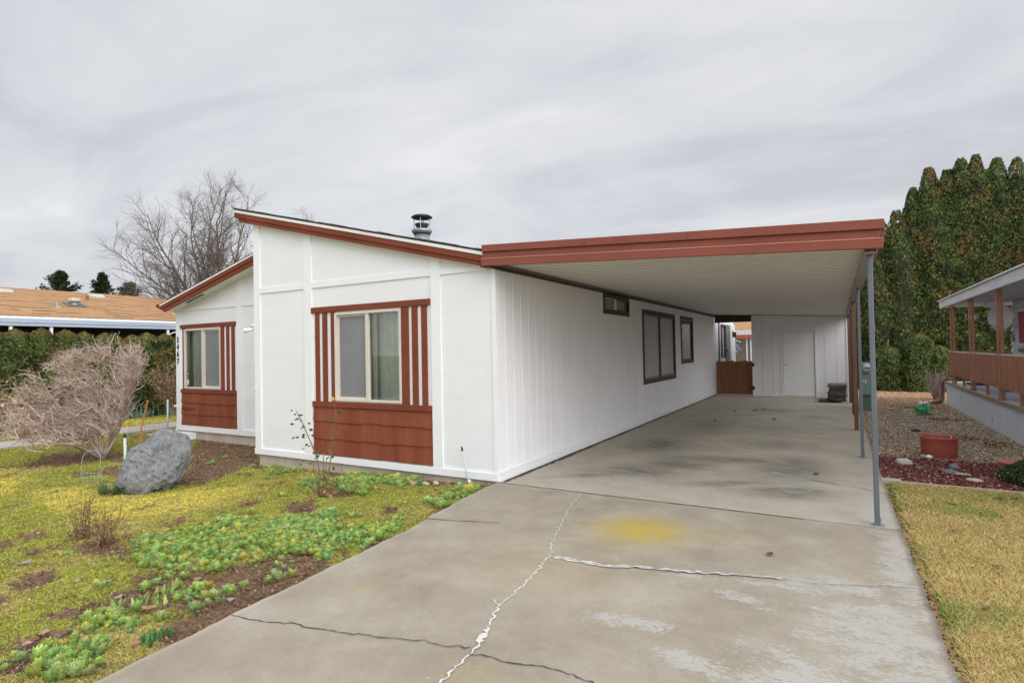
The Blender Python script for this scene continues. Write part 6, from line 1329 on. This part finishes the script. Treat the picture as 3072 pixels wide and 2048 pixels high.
mb=MB(); mb.box(6.15,7.3,11.86,11.90,1.34,1.37); mb.box(6.15,7.3,11.86,11.89,.79,.83)
for k in range(7): mb.box(6.2+k*.155,6.29+k*.155,11.90,11.93,.79,1.34)
mb.build('end_railing',m_redwood,ph)
for y in (10.4,8.05,5.7): mb=MB(); mb.box(6.06,6.10,y-.045,y+.045,.585,.79); mb.build('rail_support',m_redwood,ph)
mb=MB(); mb.box(5.94,5.965,1.0,12.55,2.49,2.665); mb.box(5.966,9.6,12.52,12.55,2.50,2.66); mb.build('fascia_board',mat('grey_white_fascia',(.62,.63,.66),.6,c2=(.46,.46,.48),scale=3,stretch=(1,.5,6)),ph)
mb=MB(); mb.box(5.966,9.6,1.0,12.51,2.50,2.515); mb.build('porch_ceiling',mat('porch_ceiling_grey',(.42,.42,.42),.7,scale=2,stretch=(6,1,1)),ph)
mb=MB(); mb.hexa([(5.90,1.0,2.67),(9.6,1.0,2.9),(9.6,12.6,2.9),(5.90,12.6,2.67),(5.90,1.0,2.69),(9.6,1.0,2.94),(9.6,12.6,2.94),(5.90,12.6,2.69)]); mb.build('roof',m_whitemetal,ph)
# siding courses
mb=MB()
z=.585
while z<2.48:
    z1=min(z+.155,2.49); mb.prism([(7.08,z),(7.10,z1),(7.16,z1),(7.16,z)],'y',1.0,10.98) ; z+=.155
mb.prism([(7.165,10.90),(9.6,10.90),(9.6,11.0),(7.165,11.0)],'z',.585,2.49)
mb.build('siding',m_nbwall,ph)
mb=MB(); z=.585
while z<2.4: mb.hexa([(7.07,10.985,z),(7.16,10.985,z),(7.16,11.04,z),(7.05,11.06,z),(7.09,10.985,z+.15),(7.16,10.985,z+.15),(7.16,11.0,z+.15),(7.08,11.0,z+.15)]); z+=.155
mb.build('corner_trim',m_whitemetal,ph)
mb=MB(); mb.box(7.055,7.10,9.4,10.42,1.50,2.28); w_=mb.build('window',m_whitemetal,ph); mb=MB(); mb.box(7.045,7.054,9.46,10.36,1.55,2.23); mb.build('curtain',m_redcloth,w_)
mb=MB(); mb.box(7.045,7.054,9.5,10.45,1.36,1.44); mb.build('trim',m_pangrey,ph)
mb=MB(); mb.tube([(6.62,11.3,2.47),(6.68,11.25,2.44),(7.02,11.05,2.38)],.035,8); mb.build('drain_pipe',m_whiteplastic,ph,True)
mb=MB(); mb.tube([(6.10,12.62,.66),(6.03,12.68,.60),(5.98,12.70,.50),(5.97,12.70,.12),(5.94,12.66,.05),(5.70,12.5,-.0)],.045,8); mb.build('downspout',m_polebr,ph,True)
for k,(y,x) in enumerate(((8.9,6.5),(6.3,6.5))):
    mb=MB(); mb.lathe([(.10,.58),(.14,.84),(.145,.86)],(x,y,0),16); single(mb,'porch_pot',m_galv,(x,y,.58),['grey pot standing on the porch deck behind the second post','grey pot on the porch deck behind the third post'][k],'pot')
mb=MB(); mb.box(6.3,7.0,10.9,11.6,.585,.62); single(mb,'door_mat',m_rubber,(6.6,11.2,.585),'dark mat lying on the far end of the porch deck','mat')
# satellite dish
sd=thing('satellite_dish',(6.87,10.8,2.14),'pale satellite dish on an arm at the corner of the porch house','satellite dish')
ax=(Vector((6.22,10.15,2.14))-Vector((6.87,10.8,2.14))).normalized(); ux=ax.cross(EZ).normalized(); uy=ux.cross(ax)
mb=MB(); c=Vector((6.87,10.8,2.14))
for i in range(7):
    r=.285*i/6; dz=.07*(i/6)**2
    for k in range(28): a=2*PI*k/28; p=c+ux*r*math.cos(a)*.95+uy*r*math.sin(a)+ax*dz; mb.v.append(tuple(p))
for i in range(6):
    for k in range(28): k2=(k+1)%28; mb.f.append((i*28+k,i*28+k2,(i+1)*28+k2,(i+1)*28+k))
d_=mb.build('dish',m_whitemetal,sd,True); so_m=d_.modifiers.new('solid','SOLIDIFY'); so_m.thickness=.008
mb=MB(); mb.tube([c-uy*.26+ax*.05,(6.24,10.18,2.12)],.012,6); mb.build('feed_arm',m_galv,sd)
mb=MB(); mb.box(6.17,6.28,10.08,10.20,2.09,2.19); mb.tube([(6.25,10.15,2.16),(6.33,10.24,2.17)],.03,10); mb.build('receiver',m_whitemetal,sd,bevel=.008)
mb=MB(); mb.tube([c-ax*.01,(6.93,10.9,1.98),(7.09,10.95,1.66)],.02,8); mb.tube([(6.9,10.9,1.9),(7.10,10.8,2.1)],.008,6); mb.tube([(6.8,10.8,2.0),(7.10,10.6,1.9)],.008,6); mb.build('mast',m_galv,sd,True)
mb=MB(); mb.box(7.04,7.09,10.88,11.0,1.58,1.75); mb.build('wall_bracket',m_galv,sd)

# ================================================================== tan-roofed house at left
lh=thing('tan_roof_house',(-17,5,-.2),'long low neighbour house with an orange-tan shingle roof and metal awning behind the hedge','house')
rz=lambda x:2.91-.2755*(x+17)
mb=MB(); mb.prism([(-17,2.90),(-21.5,4.15),(-26,2.90),(-26,2.80),(-21.5,4.03),(-17,2.80)],'y',-12,30)
rf=mb.build('roof',m_roofor,lh)
rs=random.Random(6); mb=MB()   # shingle courses stand proud
for k in range(30):
    x0=-17.0-k*.15; y=-3.0
    while y<13:
        L_=rs.uniform(.3,1.1); 
        if rs.random()<.72: mb.hexa([(x0-.15,y,rz(x0-.15)+.002),(x0,y,rz(x0)+.004),(x0,y+L_,rz(x0)+.004),(x0-.15,y+L_,rz(x0-.15)+.002),(x0-.15,y,rz(x0-.15)+.006),(x0,y,rz(x0)+.022),(x0,y+L_,rz(x0)+.022),(x0-.15,y+L_,rz(x0-.15)+.006)])
        y+=L_
mb.build('shingles',m_roofor,rf)
mb=MB(); mb.box(-25,-18,-11,29,-.2,2.85); mb.build('wall',m_browndk,lh)
mb=MB(); mb.prism([(-17.1,2.86),(-15.6,2.74),(-15.6,2.72),(-17.1,2.83)],'y',-11,29); 
for k in range(70): y=-3+k*.25; mb.box(-17.0,-15.62,y,y+.03,2.72,2.745) if False else mb.prism([(-17.0,2.853),(-15.6,2.741),(-15.6,2.775),(-17.0,2.885)],'y',y,y+.03)
mb.build('awning',m_whitemetal,lh)
mb=MB(); mb.box(-15.6,-15.5,-11,29,2.62,2.73); mb.box(-15.57,-15.52,-11,29,2.53,2.62); mb.build('awning_gutter',m_alum,lh)
for y in (4.55,5.25,.05,.45,1.35): mb=MB(); mb.box(-15.62,-15.56,y,y+.07,-.2,2.53); mb.build('awning_post',m_whitemetal,lh)
mb=MB(); mb.tube([(-15.58,4.6+.33-.33*math.cos(PI*i/10),2.25+.20*math.sin(PI*i/10)) for i in range(11)],.018,6); mb.build('arch',m_whitemetal,lh,True)
def vent(x,y,kind,label):
    z=rz(x); t=thing('roof_vent',(x,y,z),label,'roof vent','vents on the tan roof'); mb=MB()
    if kind==0: mb.lathe([(.20,-.08),(.10,.0),(.045,.02),(.04,.16),(.02,.165)],(x,y,z),14); mb.build('pipe',m_galv,t,True)
    elif kind==1:
        mb.lathe([(.11,-.1),(.11,.11)],(x,y,z),16); mb.build('stack',m_galv,t,True); mb=MB(); mb.lathe([(.12,.10),(.185,.11),(.19,.19),(.15,.225),(.02,.235)],(x,y,z),20); mb.build('cap',m_stone,t,True); mb=MB(); mb.prism([(x-.3,y-.28),(x+.3,y-.28),(x+.3,y+.28),(x-.3,y+.28)],'z',0,0.001)
        mb=MB(); mb.hexa([(x-.3,y-.28,rz(x-.3)+.024),(x+.3,y-.28,rz(x+.3)+.024),(x+.3,y+.28,rz(x+.3)+.024),(x-.3,y+.28,rz(x-.3)+.024),(x-.3,y-.28,rz(x-.3)+.03),(x+.3,y-.28,rz(x+.3)+.03),(x+.3,y+.28,rz(x+.3)+.03),(x-.3,y+.28,rz(x-.3)+.03)]); mb.build('flashing',m_pangrey,t)
    elif kind==2: mb.lathe([(.16,-.05),(.05,.0),(.05,.16),(.02,.165)],(x,y,z),12); mb.build('pipe',mat('rusty_vent',(.16,.09,.06),.8),t,True)
    else: mb.hexa([(x-.22,y-.26,z+.0),(x+.18,y-.26,z-.06),(x+.18,y+.26,z-.06),(x-.22,y+.26,z+.0),(x-.18,y-.2,z+.12),(x+.12,y-.2,z+.08),(x+.12,y+.2,z+.08),(x-.18,y+.2,z+.12)]); mb.build('hood',m_stone,t,bevel=.03)
vent(-18.606,2.70,0,'thin grey vent pipe lowest on the tan roof'); vent(-18.975,3.34,1,'round capped vent in the middle of the tan roof'); vent(-20.064,4.18,2,'short rusty vent pipe near the ridge of the tan roof'); vent(-20.834,4.81,3,'low pale hood vent close to the ridge, right of the rusty pipe'); vent(-20.667,1.98,3,'low pale hood vent at the left edge of the photo')

# ================================================================== house behind the gate
bh=thing('rear_house',(0,26,0),'house behind the gate with an orange-tan roof and red-edged awning','house')
mb=MB(); mb.prism([(25.9,2.40),(30.5,3.7),(35,2.4),(35,2.3),(30.5,3.6),(25.9,2.3)],'x',-9,9); mb.build('roof',m_roofor,bh)
mb=MB(); mb.box(-8.5,8.5,27.2,34,-.1,2.35); mb.build('wall',m_tanwall,bh)
mb=MB(); mb.box(-8.5,8.5,25.0,25.08,2.19,2.40); mb.box(-8.5,8.5,25.081,27.2,2.30,2.34); mb.build('awning',m_whitemetal,bh)
mb=MB(); 
for k in range(60): mb.box(-5+k*.16,-5+k*.16+.09,24.992,24.999,2.285,2.31)
mb.build('awning_slots',m_black,bh)
mb=MB(); mb.box(-8.5,8.5,24.96,25.0,2.0,2.17); mb.build('red_fascia',mat('bright_red_trim',(.42,.09,.07),.5),bh)
for x in (-.46,-.27,-3,3): mb=MB(); mb.box(x,x+.06,25.1,25.16,-.05,2.19); mb.build('post',m_whitemetal,bh)
hw=thing('hanging_windsock',(-.95,23.8,1.95),'blue and white windsock hanging under the awning behind the gate','windsock'); mb=MB(); mb.tube([(-.93,23.8,1.92),(-.75,23.75,1.68),(-.52,23.7,1.38)],[.03,.055,.06],8); mb.build('tube',mat('blue_cloth',(.12,.20,.38),.7),hw,True)
for a,b in ((-.50,1.80),(-.72,1.30),(-.60,1.36),(-.88,1.3)): mb=MB(); mb.tube([(-.98,23.8,1.97),(a,23.72,b)],.012,5); mb.build('streamer',m_whiteplastic,hw)
mb=MB(); mb.lathe([(.05,0),(.2,.1),(.22,.5),(.1,.62)],(-.85,22.5,.45),14); single(mb,'covered_planter',m_stone,(-.85,22.5,.45),'pale rounded planter just above the gate pickets','planter',smooth=True)
mb=MB(); mb.box(-1.1,-.6,22.3,22.8,-.05,.45); single(mb,'garden_table',m_whiteplastic,(-.85,22.5,-.05),'low white table carrying the pale planter behind the gate','table',bevel=.01)
# a flowering shrub and lawn beyond the shed
leafy_shrub('far_shrub',(4.25,21.5,-.05),2.2,.7,1500,[(.25,.05,.05),(.32,.12,.09),(.16,.13,.05)],'reddish shrub glimpsed between the shed and the posts','shrub',901,26,.09)
# houses across the street that the windows mirror
xh=thing('street_house',(-3,-30,0),'long pale house across the street with a dark brown roof','house'); mb=MB(); mb.box(-14,4,-36,-30,-.2,2.6); mb.build('wall',m_nbwall,xh); mb=MB(); mb.prism([(-14.5,2.55),(-5,4.6),(4.5,2.55),(4.5,2.4),(-5,4.4),(-14.5,2.4)],'y',-36.4,-29.6); mb.build('roof',m_browndk,xh)
